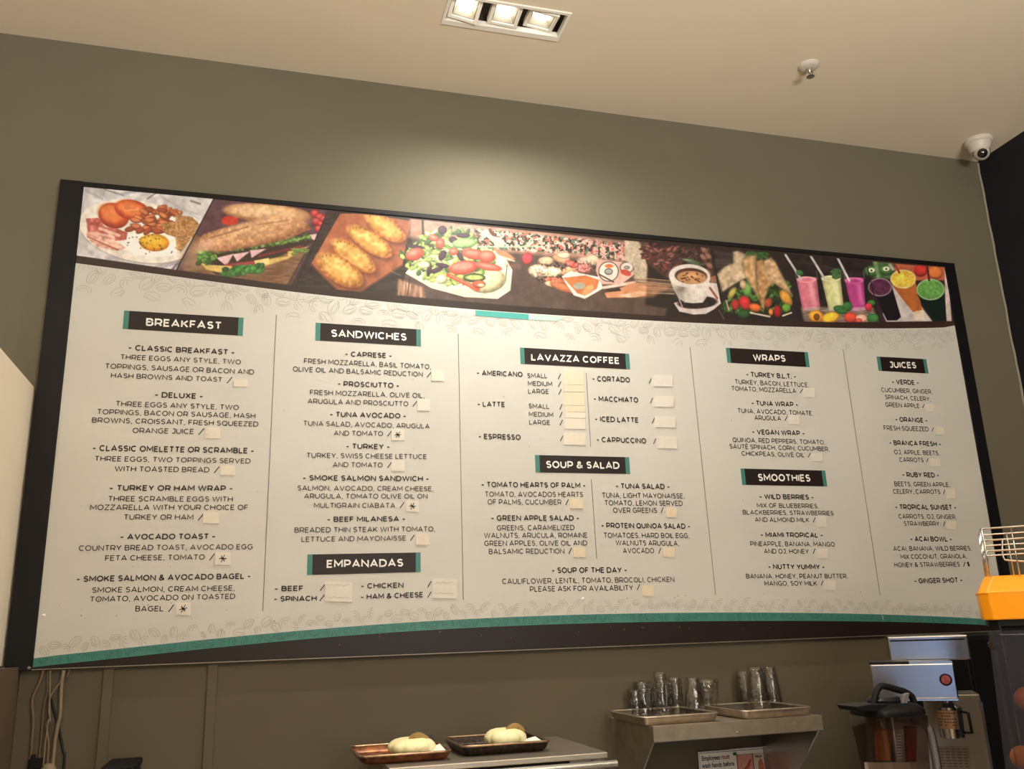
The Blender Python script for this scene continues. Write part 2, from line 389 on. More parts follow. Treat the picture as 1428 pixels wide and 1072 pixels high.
# ---------------- painted food photographs (flat print): vertex colours computed below
def paint_header():
    NX, NZ = 1700, 170
    X = np.linspace(IX0, IX1, NX)
    zt = BZ1-.012
    zb = np.interp(X, [p.x for p in aw], [p.z for p in aw])
    T = np.linspace(0, 1, NZ)[:, None]
    Z = zt*(1-T)+zb[None, :]*T; XX = np.broadcast_to(X, Z.shape)
    # pixel position of each vertex in the photograph: only used to lay the drawing out
    dx, dy, dz = XX, D, Z-EYE
    a = dx*RT.x+dy*RT.y+dz*RT.z; b = dx*UP.x+dy*UP.y+dz*UP.z; c = dx*FW.x+dy*FW.y+dz*FW.z
    U = 714+F_PX*a/c; V = 536-F_PX*b/c
    col = np.zeros(U.shape+(3,)); col[:] = (42, 27, 24)
    rng = np.random.RandomState(3)
    def vnoise(s, seed=0, sx=1, sy=1):
        r = np.random.RandomState(seed); g = r.rand(256, 256)
        x = U/s*sx; y = V/s*sy; xi = np.floor(x).astype(int); yi = np.floor(y).astype(int); fx_ = x-xi; fy = y-yi
        fx_ = fx_*fx_*(3-2*fx_); fy = fy*fy*(3-2*fy)
        G = lambda i, j: g[i % 256, j % 256]
        return (G(xi, yi)*(1-fx_)+G(xi+1, yi)*fx_)*(1-fy)+(G(xi, yi+1)*(1-fx_)+G(xi+1, yi+1)*fx_)*fy
    n2, n4, n8, n16 = vnoise(2, 1), vnoise(4, 2), vnoise(8, 3), vnoise(16, 4)
    umin = U.min(0); umax = U.max(0)
    def win(x0, x1): return int(np.searchsorted(umax, x0)), int(np.searchsorted(umin, x1))+1
    def mix(mk, c_, a_=1.0):
        a, b, mask = mk
        if b <= a: return
        m_ = np.clip(mask, 0, 1)[..., None]*a_
        col[:, a:b] = col[:, a:b]*(1-m_)+np.array(c_, float)*m_
    def box_of(pts, pad=3):
        xs = [p[0] for p in pts]; ys = [p[1] for p in pts]
        return min(xs)-pad, max(xs)+pad, min(ys)-pad, max(ys)+pad
    def ell(cx, cy, rx, ry, ang=0, soft=1.15):
        R_m = max(rx, ry)+soft+1; wa, wb = win(cx-R_m, cx+R_m)
        a_ = math.radians(ang); dx_ = U[:, wa:wb]-cx; dy_ = V[:, wa:wb]-cy
        x = dx_*math.cos(a_)+dy_*math.sin(a_); y = -dx_*math.sin(a_)+dy_*math.cos(a_)
        d = np.sqrt((x/rx)**2+(y/ry)**2); return wa, wb, np.clip((1-d)*min(rx, ry)/soft+.5, 0, 1)
    def poly(pts, soft=1.0):
        wa, wb = win(min(p[0] for p in pts)-soft-1, max(p[0] for p in pts)+soft+1); u_, v_ = U[:, wa:wb], V[:, wa:wb]
        inside = np.zeros(u_.shape, bool); dist = np.full(u_.shape, 1e9)
        n = len(pts)
        for i in range(n):
            (x0, y0), (x1, y1) = pts[i], pts[(i+1) % n]
            if y0 != y1:
                cnd = ((y0 > v_) != (y1 > v_)) & (u_ < (x1-x0)*(v_-y0)/(y1-y0)+x0); inside ^= cnd
            L = (x1-x0)**2+(y1-y0)**2+1e-9; t = np.clip(((u_-x0)*(x1-x0)+(v_-y0)*(y1-y0))/L, 0, 1)
            dist = np.minimum(dist, np.hypot(u_-x0-t*(x1-x0), v_-y0-t*(y1-y0)))
        return wa, wb, np.clip(np.where(inside, dist, -dist)/soft+.5, 0, 1)
    def seg(p0, p1, w_, soft=.7):
        x0, y0 = p0; x1, y1 = p1; L = (x1-x0)**2+(y1-y0)**2+1e-9
        pad = w_/2+soft+1; wa, wb = win(min(x0, x1)-pad, max(x0, x1)+pad); u_, v_ = U[:, wa:wb], V[:, wa:wb]
        t = np.clip(((u_-x0)*(x1-x0)+(v_-y0)*(y1-y0))/L, 0, 1)
        return wa, wb, np.clip((w_/2-np.hypot(u_-x0-t*(x1-x0), v_-y0-t*(y1-y0)))/soft+.5, 0, 1)
    def blob3(cx, cy, rx, ry, ang, c_, hi=None, lo=None, tex=0, nz=None):
        m_ = ell(cx, cy, rx, ry, ang); cc = np.array(c_, float)
        mix(m_, lo if lo else tuple(cc*.62))
        mix(ell(cx-rx*.04, cy-ry*.12, rx*.9, ry*.82, ang, soft=max(1.5, ry*.35)), c_)
        mix(ell(cx-rx*.15, cy-ry*.3, rx*.6, ry*.4, ang, soft=max(1.5, ry*.5)), hi if hi else tuple(np.minimum(255, cc*1.2)), .7)
        return m_
    def tf(k):
        ox, oy, s_ = {1: (80, 240, 5.1), 2: (240, 260, 3.967), 3: (540, 290, 6.49), 4: (700, 310, 6.49), 5: (880, 320, 5.95), 6: (1080, 340, 5.1)}[k]
        return (lambda x, y: (ox+x/s_, oy+y/s_)), s_
    class PX_:
        def __init__(s, k): s.f, s.s = tf(k)
        def e(s, cx, cy, rx, ry, ang=0, soft=1.15): x, y = s.f(cx, cy); return ell(x, y, rx/s.s, ry/s.s, ang, soft)
        def p(s, *pts, soft=1.0): return poly([s.f(*q) for q in pts], soft)
        def l(s, p0, p1, w_, soft=.7): return seg(s.f(*p0), s.f(*p1), w_/s.s, soft)
        def b(s, cx, cy, rx, ry, ang, c_, **k): x, y = s.f(cx, cy); return blob3(x, y, rx/s.s, ry/s.s, ang, c_, **k)
    def texture(mk, amp, nz):
        a, b, mask = mk
        k = (nz[:, a:b]-.5)*amp*np.clip(mask, 0, 1); col[:, a:b] = np.clip(col[:, a:b]+k[..., None]*255, 0, 255)
    z1, z2, z3, z4, z5, z6 = [PX_(i) for i in range(1, 7)]
    vtop = interp([(100, 258), (117, 260), (300, 277), (570, 305), (700, 318), (870, 335), (1023, 348.6), (1080, 352.7), (1247, 367), (1318, 372.4)], U)
    vbot = interp([(100, 355.2), (108, 356.3), (246, 376.3), (401, 397.4), (592, 415.6), (700, 425), (900, 439), (1010, 445), (1080, 447), (1170, 449.4), (1330, 447.5)], U)
    instrip = np.clip(V-vtop+.5, 0, 1)*np.clip(vbot-V+.5, 0, 1)
    # --- panel 1
    P1 = poly([(110, 250), (303, 270), (245.7, 377), (100, 360)])
    mix(P1, (196, 192, 196)); texture(P1, .10, n8)
    for a_, b_, w_, c_ in (((340, 125), (470, 165), 12, (110, 110, 125)), ((200, 130), (320, 190), 20, (160, 160, 170)), ((640, 190), (700, 150), 10, (95, 90, 100)), ((440, 155), (580, 135), 16, (150, 155, 170)), ((950, 205), (1015, 225), 14, (120, 105, 90)), ((750, 180), (1000, 330), 8, (165, 160, 165)), ((880, 260), (1000, 300), 20, (175, 170, 172)), ((700, 680), (860, 640), 30, (150, 145, 160)), ((820, 690), (900, 600), 20, (90, 75, 90))):
        mix(z1.l(a_, b_, w_, 1.5), c_, .8)
    mix(z1.e(590, 440, 445, 205, 11, 2.5), (140, 132, 126), .6)
    mix(z1.e(575, 420, 425, 215, 11), (224, 216, 206)); mix(z1.e(575, 415, 350, 165, 11, 3), (205, 196, 186), .5); mix(z1.e(580, 410, 335, 160, 11, 3), (228, 222, 212))
    eg = z1.p((480, 470), (560, 420), (700, 415), (820, 440), (860, 520), (840, 590), (720, 600), (560, 590), (470, 540), soft=2); mix(eg, (244, 240, 226))
    z1.b(690, 502, 106, 62, 3, (222, 160, 18), hi=(246, 206, 70), lo=(186, 110, 20))
    for _ in range(34): mix(z1.e(rng.uniform(490, 850), rng.uniform(430, 590), 5, 5), (60, 45, 40), .8)
    for pts, c_ in ((((205, 330), (290, 325), (340, 390), (420, 400), (500, 430), (490, 480), (420, 490), (300, 460), (215, 430)), (186, 92, 84)), (((200, 420), (330, 460), (430, 500), (490, 540), (420, 560), (280, 530), (215, 470)), (214, 158, 140))):
        m_ = z1.p(*pts, soft=1.4); mix(m_, c_); texture(m_, .25, n4)
    for a_, b_ in (((240, 430), (400, 460)), ((300, 400), (440, 450)), ((230, 470), (450, 540)), ((370, 430), (400, 480))): mix(z1.l(a_, b_, 20, 2), (236, 196, 176), .8)
    mix(z1.l((215, 460), (430, 552), 9, 1.5), (160, 60, 50), .8)
    z1.b(400, 310, 112, 88, 20, (206, 84, 36), hi=(236, 140, 70), lo=(150, 44, 22)); mix(z1.e(385, 300, 70, 55, 20, 4), (222, 120, 66), .8)
    z1.b(530, 270, 125, 72, 12, (206, 82, 34), hi=(232, 130, 70), lo=(160, 48, 24)); mix(z1.e(530, 268, 85, 40, 12, 4), (226, 126, 70), .7); mix(z1.l((480, 275), (600, 262), 6, 2), (240, 190, 120), .7)
    reg = [(650, 250), (830, 262), (850, 420), (700, 430), (520, 430), (500, 400), (600, 340)]
    for _ in range(75):
        x = rng.uniform(495, 855); y = rng.uniform(250, 425)
        if y < 395-(x-495)*.95 and x < 650: continue
        c_ = [(178, 88, 44), (150, 66, 34), (196, 110, 64)][rng.randint(3)]; z1.b(x, y, 38, 19, rng.uniform(-40, 40), c_, lo=(96, 40, 24))
    m_ = z1.p((730, 370), (850, 350), (860, 470), (770, 440)); mix(m_, (168, 118, 64)); texture(m_, .25, n2)
    m_ = z1.p((845, 300), (960, 320), (1010, 370), (960, 460), (880, 568), (850, 550), (840, 430)); mix(m_, (176, 124, 72)); texture(m_, .22, n2); mix(z1.l((845, 300), (850, 550), 14, 2), (200, 150, 100), .7)
    # --- panel 2
    P2 = poly([(303, 270), (462, 290), (415, 400), (246, 378)])
    mix(P2, (86, 52, 62)); texture(P2, .08, n8)
    m_ = z2.p((120, 260), (60, 470), (640, 545), (760, 330), (400, 420), soft=3); mix(m_, (122, 84, 54)); texture(m_, .14, vnoise(5, 9, .4, 2))
    mix(z2.e(110, 390, 60, 80, 20, 14), (150, 118, 96), .7)
    mix(z2.l((870, 140), (690, 560), 60, 8), (84, 58, 72), .8); mix(z2.l((760, 330), (640, 545), 10, 2), (60, 34, 34), .8)
    mix(z2.e(320, 188, 48, 26, 0), (196, 44, 30))
    m_ = z2.b(525, 148, 240, 52, 4, (208, 160, 112), hi=(232, 196, 150), lo=(150, 96, 60)); texture(m_, .09, n4)
    for q in ((790, 150), (820, 170), (800, 195), (830, 205), (815, 235), (840, 180)): z2.b(q[0], q[1], 24, 22, 0, (186, 28, 40), hi=(230, 120, 110))
    # filling
    m_ = z2.p((140, 360), (250, 370), (500, 330), (760, 260), (800, 300), (560, 400), (400, 470), (250, 490), (160, 430), soft=3); mix(m_, (52, 34, 26))
    mix(z2.p((150, 420), (330, 455), (440, 440), (540, 400), (640, 385), (640, 360), (760, 330), (640, 400), (480, 450), (320, 490), (190, 460), soft=2), (206, 170, 90))
    for q in (((245, 395), (340, 372), (300, 440)), ((335, 375), (430, 360), (360, 415)), ((430, 352), (520, 345), (440, 395)), ((740, 270), (800, 262), (790, 300))): mix(z2.p(*q, soft=1.5), (222, 180, 186))
    mix(z2.l((300, 440), (480, 420), 24, 2.5), (150, 50, 56)); mix(z2.l((480, 385), (720, 330), 12, 2), (120, 34, 30))
    mix(z2.p((455, 410), (535, 395), (540, 430), (460, 430)), (226, 196, 120)); mix(z2.p((225, 435), (330, 440), (335, 468), (240, 470)), (222, 190, 104))
    for _ in range(120):
        t = rng.rand(); x = 150+t*610; y = 370-t*95+rng.uniform(-16, 16)+25*(t < .15)
        g_ = rng.uniform(.6, 1.3); z2.b(x, y, rng.uniform(8, 22), rng.uniform(5, 12), rng.uniform(-60, 60), (96*g_, 128*g_, 56*g_))
    for _ in range(34):
        x = rng.uniform(145, 230); y = rng.uniform(350, 425); g_ = rng.uniform(.6, 1.3); z2.b(x, y, 16, 12, rng.uniform(-60, 60), (84*g_, 134*g_, 54*g_))
    for _ in range(40):
        x = rng.uniform(280, 500); y = 478+rng.uniform(-20, 14)-(x-280)*.10; g_ = rng.uniform(.6, 1.2); z2.b(x, y, 20, 14, rng.uniform(-60, 60), (60*g_, 120*g_, 46*g_))
    for _ in range(12): z2.b(rng.uniform(660, 750), rng.uniform(345, 375), 16, 9, 0, (110, 134, 60))
    m_ = z2.p((135, 310), (180, 260), (330, 220), (520, 180), (660, 165), (740, 200), (770, 235), (640, 290), (440, 335), (260, 362), (160, 345), soft=2)
    mix(m_, (150, 92, 58)); mix(z2.e(450, 252, 300, 62, -13, 7), (196, 142, 98)); mix(z2.e(450, 225, 240, 30, -14, 7), (220, 172, 124), .8); texture(m_, .10, n4); texture(m_, .08, n2)
    mix(z2.l((210, 285), (420, 222), 9, 2), (150, 96, 60), .8); mix(z2.l((470, 212), (650, 185), 8, 2), (160, 100, 62), .7)
    mix(z2.e(180, 330, 60, 30, -20, 6), (214, 166, 136), .7)
    # --- panel 3
    P3 = poly([(462, 288), (575, 300), (600, 420), (405, 400)])
    mix(P3, (50, 36, 32)); texture(P3, .10, vnoise(6, 11, .5, 2))
    m_ = z2.p((930, 150), (1040, 150), (1320, 190), (1275, 430), (1040, 582), (910, 570), (770, 425), soft=1.2); mix(m_, (168, 92, 58)); texture(m_, .08, vnoise(6, 5, 1, .5))
    mix(z2.l((770, 430), (915, 575), 9, 1), (110, 56, 36)); mix(z2.l((1040, 584), (1275, 434), 9, 1), (110, 56, 36))
    for cx, cy, rx, ry, an in ((1180, 228, 128, 56, 32), (1095, 305, 142, 56, 33), (1005, 385, 142, 58, 35), (930, 465, 145, 70, 32)):
        mix(z2.e(cx+14, cy+18, rx, ry, an, 5), (90, 40, 24), .7)
        m_ = z2.b(cx, cy, rx, ry, an, (222, 160, 72), hi=(244, 200, 112), lo=(168, 92, 36)); texture(m_, .16, n4)
        a_ = math.radians(an)
        for k in range(13):
            t = -2.9+k*.27; ex = cx+rx*.86*math.cos(t)*math.cos(a_)-ry*.86*math.sin(t)*math.sin(a_); ey = cy+rx*.86*math.cos(t)*math.sin(a_)+ry*.86*math.sin(t)*math.cos(a_)
            mix(z2.e(ex, ey, 7, 5, an+40, 1), (160, 94, 36), .8)
        for k in range(7):
            ex = cx+rx*(.80)*math.cos(a_)+(k-3)*9; ey = cy+rx*.80*math.sin(a_)+(k-3)*-7+10; mix(z2.e(ex, ey, 4, 4, 0, 1), (140, 80, 34), .8)
        mix(z2.e(cx-.2*rx, cy+4, rx*.25, ry*.25, an, 5), (226, 130, 50), .6)
    # --- panel 4: salad and vegetables
    P4 = poly([(572, 296), (905, 330), (1000, 448), (600, 425), (590, 416), (560, 412), (562, 395), (575, 345)])
    mix(P4, (88, 68, 60)); texture(P4, .06, n16)
    m_ = z3.p((205, 80), (1300, 190), (2290, 330), (2290, 500), (900, 380), (200, 260), soft=6); mix(m_, (186, 136, 118)); texture(m_, .12, vnoise(5, 8, .4, 1.5))
    mix(z3.l((320, 90), (325, 260), 22, 1.5), (70, 55, 50)); m_ = z3.p((100, 640), (330, 720), (340, 815), (90, 790), soft=4); mix(m_, (176, 132, 104)); texture(m_, .3, vnoise(4, 12, 2, .3)); mix(z3.l((205, 640), (175, 830), 8, 1), (50, 36, 30))
    mix(z3.l((165, 805), (185, 860), 8, 1), (190, 170, 160), .8); mix(z3.l((30, 570), (120, 610), 8, 1), (150, 140, 132), .5)
    mix(z3.p((165, 590), (400, 725), (700, 805), (1000, 822), (1115, 745), (1132, 560), (1040, 400), (700, 330), (300, 420)), (226, 226, 196)); mix(z3.l((1085, 520), (1070, 660), 8, 1), (70, 80, 60)); mix(z3.l((1070, 660), (860, 790), 5, 1), (140, 130, 90), .7)
    m_ = z3.b(900, 660, 175, 110, -8, (226, 212, 160), hi=(240, 230, 190)); texture(m_, .08, n4)
    for _ in range(330):
        t = rng.rand()*2*math.pi; q = rng.rand()**.5; x = 560+430*q*math.cos(t); y = 440+235*q*math.sin(t)
        if y > 560+(x-180)*.28 or x > 1040: continue
        k = rng.randint(5); c_ = [(112, 150, 72), (190, 214, 112), (70, 104, 58), (160, 190, 100), (208, 216, 160)][k]
        z3.b(x, y, rng.uniform(20, 55), rng.uniform(10, 22), rng.uniform(-70, 70), c_)
    for _ in range(30): z3.b(rng.uniform(360, 760), rng.uniform(560, 740) if 0 else 600+rng.uniform(-40, 90), 30, 16, rng.uniform(-60, 60), (186, 206, 104))
    for q in ((450, 560, 60, 22, -20), (500, 520, 60, 20, 10), (380, 560, 20, 60, 10), (250, 350, 80, 18, 10), (500, 200, 40, 40, 0), (690, 250, 60, 22, 0), (600, 290, 40, 30, 20), (500, 430, 30, 50, 30), (660, 440, 20, 60, -30)): z3.b(*q, (74, 50, 66))
    for q in ((250, 420, 85, 55, -20), (480, 320, 40, 48, 10), (600, 395, 42, 34, 0), (730, 385, 48, 26, 0), (790, 420, 110, 46, 5), (900, 440, 80, 56, 0), (690, 540, 135, 62, -8), (420, 270, 50, 30, 20), (910, 530, 130, 34, 10)):
        z3.b(*q, (214, 92, 70), hi=(240, 160, 140), lo=(170, 60, 44))
    mix(z3.e(690, 525, 80, 30, -8, 2), (232, 140, 124), .8)
    z3.b(700, 320, 110, 45, -5, (150, 190, 120)); z3.b(330, 515, 56, 32, 0, (238, 232, 176)); z3.b(490, 645, 50, 40, -20, (236, 226, 176))
    mix(z3.l((550, 605), (820, 735), 38, 1.2), (206, 84, 60)); mix(z3.l((570, 612), (790, 715), 8, 1.2), (236, 150, 120))
    z3.b(790, 632, 100, 40, 0, (70, 88, 44)); mix(z3.e(785, 628, 78, 22, 0, 1.5), (190, 204, 110)); z3.b(830, 690, 60, 36, 0, (190, 90, 60)); z3.b(850, 700, 30, 15, 0, (236, 190, 160))
    mix(z3.p((960, 370), (1080, 400), (1160, 460), (1100, 480), (1000, 420), soft=2), (224, 130, 90)); mix(z3.l((1000, 430), (1150, 480), 12, 2), (230, 220, 200)); mix(z3.l((1080, 520), (1190, 530), 30, 6), (180, 110, 90), .5)
    # busy over-sharpened tray of vegetables
    reg = poly([(660, 318), (700, 322), (785, 330), (872, 340), (872, 363), (840, 361), (800, 353), (760, 352), (700, 348), (668, 345)], 3)
    nn = vnoise(3.2, 21, 1, 1.0); nm = vnoise(2.6, 22, 1, 1.0); nb = vnoise(20, 23)
    light = np.where(nn > .5, 1.0, 0.0)
    tone = np.clip((U-720)/150, 0, 1)[..., None]
    c_l = np.array((214, 200, 178))*(1-tone)+np.array((226, 170, 156))*tone; c_d = np.array((60, 66, 54))*(1-tone)+np.array((66, 44, 44))*tone
    cc = np.where((nn > .5)[..., None], c_l, c_d); cc = np.where((nm > .68)[..., None], np.array((196, 108, 92)), cc); cc = np.where((nm < .26)[..., None], np.array((96, 122, 96)), cc)
    ra, rb, rm = reg; rm = rm[..., None]; col[:, ra:rb] = col[:, ra:rb]*(1-rm)+cc[:, ra:rb]*rm
    m_ = z3.p((800, 190), (830, 190), (1060, 300), (1060, 345), (1000, 350), (900, 260), soft=1); mix(m_, (206, 200, 170)); mix(z3.l((830, 350), (1420, 350), 14, 1), (170, 186, 156)); mix(z3.l((930, 200), (960, 240), 30, 2), (110, 60, 50))
    for q, c_ in (((230, 330, 45, 55, 20), (206, 60, 70)), ((330, 440, 90, 60, 0), (224, 190, 160)), ((400, 350, 70, 40, 0), (214, 176, 140)), ((450, 450, 90, 48, 0), (232, 206, 170)), ((540, 330, 80, 40, 10), (222, 160, 120)), ((620, 440, 90, 40, -10), (226, 140, 100)), ((640, 380, 70, 30, 20), (206, 90, 80)), ((560, 300, 60, 30, 0), (216, 190, 160)), ((760, 350, 80, 40, 0), (196, 160, 140)), ((820, 340, 60, 50, 0), (206, 180, 150)), ((500, 540, 110, 40, 10), (196, 96, 70)), ((480, 560, 90, 30, 5), (236, 206, 150)), ((740, 420, 70, 50, 0), (196, 120, 110)), ((560, 590, 130, 40, 18), (196, 110, 70))):
        z4.b(*q, c_)
    m_ = z4.e(420, 450, 160, 90, 0, 6); texture(m_, .5, n2); m_ = z4.e(700, 400, 150, 60, 0, 6); texture(m_, .45, n2)
    m_ = z4.p((540, 490), (620, 440), (760, 470), (900, 500), (910, 600), (750, 692), (650, 660), soft=1.2); mix(m_, (232, 226, 214)); m_ = z4.p((550, 500), (760, 480), (880, 520), (860, 600), (750, 665), (680, 640), soft=1.2); mix(m_, (216, 118, 64)); mix(z4.e(700, 575, 55, 32, 0), (170, 160, 140)); mix(z4.e(780, 610, 60, 30, -40, 2), (236, 160, 100))
    mix(z4.p((860, 330), (1000, 350), (1180, 370), (1200, 470), (1080, 560), (900, 560), (850, 440), soft=1.5), (228, 176, 160))
    for cx, cy, rx, ry in ((965, 445, 84, 84), (1130, 408, 56, 44)):
        mix(z4.e(cx, cy, rx+8, ry+8), (60, 50, 48)); mix(z4.e(cx, cy, rx, ry), (236, 214, 200)); mix(z4.e(cx, cy, rx*.45, ry*.35), (60, 50, 50)); mix(z4.e(cx, cy, rx*.36, ry*.26), (160, 166, 156))
    mix(z4.e(970, 395, 40, 18), (216, 110, 60)); mix(z4.e(1120, 455, 50, 26, 20, 1), (206, 70, 56))
    mix(z4.l((880, 470), (1010, 540), 12, 1), (60, 40, 40)); mix(z4.l((920, 590), (1200, 545), 26, 1.5), (236, 206, 190))
    mix(z4.p((1110, 150), (1230, 150), (1330, 420), (1428, 480), (1428, 560), (1200, 520), (1190, 400), (1110, 340), soft=3), (196, 176, 150)); texture(z4.p((1110, 150), (1230, 150), (1430, 560), (1200, 520), soft=3), .12, n2)
    mix(z4.p((930, 640), (1080, 590), (1200, 545), (1428, 590), (1500, 620), (1380, 650), (1200, 680), (950, 682), soft=1.5), (226, 146, 100)); mix(z4.p((1060, 660), (1300, 610), (1500, 600), (1380, 650), (1150, 680), soft=1.5), (236, 206, 170)); mix(z4.p((940, 610), (1060, 590), (1080, 620), (960, 632), soft=1), (60, 44, 40))
    # --- panel 5: coffee
    P5 = poly([(905, 332), (990, 342), (1015, 450), (925, 450), (930, 430), (900, 425)], 4)
    mix(P5, (38, 27, 24))
    m_ = z5.p((90, 140), (650, 150), (700, 420), (560, 440), (320, 420), (130, 280), soft=3); mix(m_, (80, 50, 42))
    for _ in range(260):
        x = rng.uniform(90, 650); y = rng.uniform(120, 410)
        if x < 160 and y > 250: continue
        if y > 260+(x-120)*.6 and x < 330: continue
        lt = x < 380; c_ = [(120, 54, 50), (60, 34, 32), (150, 92, 86), (90, 44, 40)][rng.randint(4)] if lt else [(60, 38, 34), (100, 70, 60), (44, 28, 26)][rng.randint(3)]
        z5.b(x, y, rng.uniform(14, 24), rng.uniform(7, 12), rng.uniform(-70, 50), c_)
    for q in ((610, 175), (640, 220), (600, 230), (650, 300), (640, 360)): z5.b(q[0], q[1], 32, 22, 40, (140, 96, 82))
    z5.b(520, 275, 80, 26, 20, (74, 92, 66)); z5.b(470, 255, 40, 10, 10, (120, 140, 110)); mix(z5.p((640, 400), (700, 380), (720, 440), (660, 440)), (150, 96, 70))
    for k in range(9): mix(z5.l((20+10*k, 395+k*16), (360, 430+k*13), 7, 1.2), [(206, 170, 130), (150, 100, 70), (226, 206, 180)][k % 3], .8)
    m_ = z5.p((-40, 440), (140, 430), (340, 470), (180, 560), (0, 560), soft=5); mix(m_, (206, 140, 96), .6)
    mix(z5.p((640, 440), (710, 445), (760, 600), (690, 660), (620, 700), (520, 705), (400, 680), (355, 610), (420, 590), soft=1), (206, 192, 190))
    mix(z5.e(550, 605, 165, 52, -3, 1.5), (36, 22, 20)); mix(z5.l((655, 485), (715, 570), 18, 1), (140, 80, 56)); mix(z5.l((400, 580), (425, 640), 10, 1), (180, 150, 140)); texture(z5.e(550, 605, 165, 52), .12, n2)
    mix(z5.p((313, 385), (350, 490), (395, 570), (450, 605), (520, 612), (595, 605), (632, 550), (656, 400)), (208, 198, 190)); mix(z5.p((340, 470), (395, 570), (450, 605), (430, 500), soft=5), (150, 140, 132), .8); mix(z5.e(420, 490, 40, 30, 30, 6), (120, 104, 96), .7); mix(z5.e(560, 520, 60, 60, 0, 9), (222, 212, 204), .8)
    mix(z5.e(485, 385, 172, 97, 3), (216, 206, 200)); mix(z5.e(497, 385, 135, 66, 3), (84, 48, 34)); mix(z5.e(502, 398, 122, 54, 3, 1.5), (190, 136, 88)); mix(z5.e(500, 390, 60, 22, 3, 4), (220, 160, 96), .8)
    for _ in range(26): mix(z5.e(rng.uniform(400, 600), rng.uniform(362, 435), 9, 6, 0, 1), (84, 48, 32), .8)
    # --- panel 6: wraps
    P6 = poly([(991, 344), (1092, 354), (1118, 448), (1012, 447), (1004, 418)], .8)
    mix(P6, (36, 27, 26)); texture(z5.p((670, 160), (850, 180), (840, 300), (700, 340), soft=4), .14, vnoise(5, 14, .3, 2)); mix(z5.p((690, 170), (840, 190), (830, 280), (700, 330), soft=4), (90, 76, 76), .4)
    for _ in range(26): z5.b(rng.uniform(960, 1130), rng.uniform(185, 240), 22, 14, rng.uniform(-60, 60), (52, 92, 42))
    for _ in range(150):
        x = rng.uniform(770, 1320); y = rng.uniform(430, 690)
        if y < 560-(x-760)*.5 and x < 920: continue
        g_ = rng.uniform(.4, 1.3); z5.b(x, y, rng.uniform(14, 34), rng.uniform(8, 18), rng.uniform(-80, 80), (64*g_, 104*g_, 42*g_))
    mix(z5.l((730, 670), (770, 740), 9, 1), (130, 110, 110), .6); mix(z5.l((790, 590), (810, 665), 12, 1), (190, 140, 130))
    for q, c_ in (((865, 625, 34, 44, 0), (176, 40, 44)), ((945, 610, 44, 62, -30), (196, 40, 44)), ((1030, 648, 50, 34, 15), (220, 96, 44)), ((1215, 680, 30, 50, 0), (160, 26, 34)), ((1285, 570, 36, 74, -35), (206, 140, 50)), ((1160, 685, 18, 30, 0), (206, 120, 50)), ((1140, 610, 30, 44, 20), (150, 60, 40)), ((840, 530, 22, 54, 35), (176, 160, 70)), ((960, 500, 36, 60, -10), (100, 160, 70)), ((1290, 650, 36, 36, 0), (100, 150, 50)), ((930, 460, 26, 40, -10), (190, 160, 120))): z5.b(*q, c_)
    mix(z5.l((990, 690), (1150, 722), 14, 1), (206, 190, 170)); mix(z5.l((1260, 715), (1330, 690), 12, 1), (206, 196, 170)); z5.b(935, 700, 50, 36, 0, (40, 78, 40))
    for pts, c_, sh in ((((715, 370), (780, 310), (850, 280), (850, 190), (880, 178), (950, 210), (920, 290), (950, 400), (870, 440), (760, 512)), (206, 180, 146), ((760, 420), (720, 370), (760, 505))), (((920, 250), (960, 225), (1035, 215), (1032, 360), (1045, 545), (1000, 470), (940, 370)), (200, 156, 106), None), (((1043, 265), (1085, 250), (1110, 300), (1200, 430), (1135, 480), (1110, 560), (1100, 665), (1060, 560), (1040, 420)), (184, 136, 88), None), (((1095, 330), (1105, 260), (1160, 235), (1200, 280), (1260, 400), (1335, 545), (1250, 485), (1170, 430)), (200, 160, 118), None)):
        m_ = z5.p(*pts); mix(m_, tuple(.6*x for x in c_)); m_2 = poly([z5.f(*q) for q in pts], 6); mix(m_2, c_, .9); texture(m_, .16, n4)
    # --- panel 7: smoothies
    P7 = poly([(1093, 350), (1208, 360), (1225, 452), (1119, 452)], .8)
    mix(P7, (34, 24, 26)); texture(P7, .05, n8)
    for k in range(3): mix(z6.l((60+k*120, 110+k*8), (560, 200+k*20), 6, 1.5), (90, 70, 72), .35)
    mix(z6.p((190, 450), (700, 450), (740, 560), (210, 560), soft=4), (120, 100, 92)); texture(z6.p((190, 450), (700, 450), (740, 560), (210, 560), soft=4), .2, vnoise(3, 30, .3, 2))
    for (pa, cc_, hi_, st) in ((((155, 245), (300, 238), (325, 450), (200, 465)), (200, 104, 126), (226, 152, 164), ((72, 68), (190, 252))), (((332, 238), (468, 234), (492, 440), (385, 462)), (186, 186, 128), (208, 208, 160), ((255, 82), (352, 240))), (((500, 252), (632, 240), (650, 455), (548, 470)), (166, 52, 122), (190, 90, 150), ((450, 102), (532, 262)))):
        mix(poly([z6.f(*q) for q in pa], 1), tuple(.75*x for x in cc_)); cxp = sum(q[0] for q in pa)/4; m2 = poly([z6.f(q[0]+(10 if q[0] < cxp else -14), q[1]+8) for q in pa], 5); mix(m2, cc_)
        cxm = (pa[0][0]+pa[1][0])/2; mix(z6.l((cxm+30, 290), (cxm+55, 420), 30, 4), hi_, .7)
        mix(z6.e(cxm, pa[0][1]+8, 68, 22, 0, 1), hi_); mix(z6.e(cxm, pa[0][1]+12, 50, 13, 0, 1), cc_)
        for q in ((pa[0][0]-8, 200), (pa[1][0]-2, 195)): mix(z6.l(q, (q[0]+10, 250), 4, 1), (140, 130, 134), .7)
        mix(z6.l(*st, 16, .8), (176, 170, 172)); mix(z6.e(cxm+40, 462, 60, 14, -4, 1), (190, 176, 176), .5)
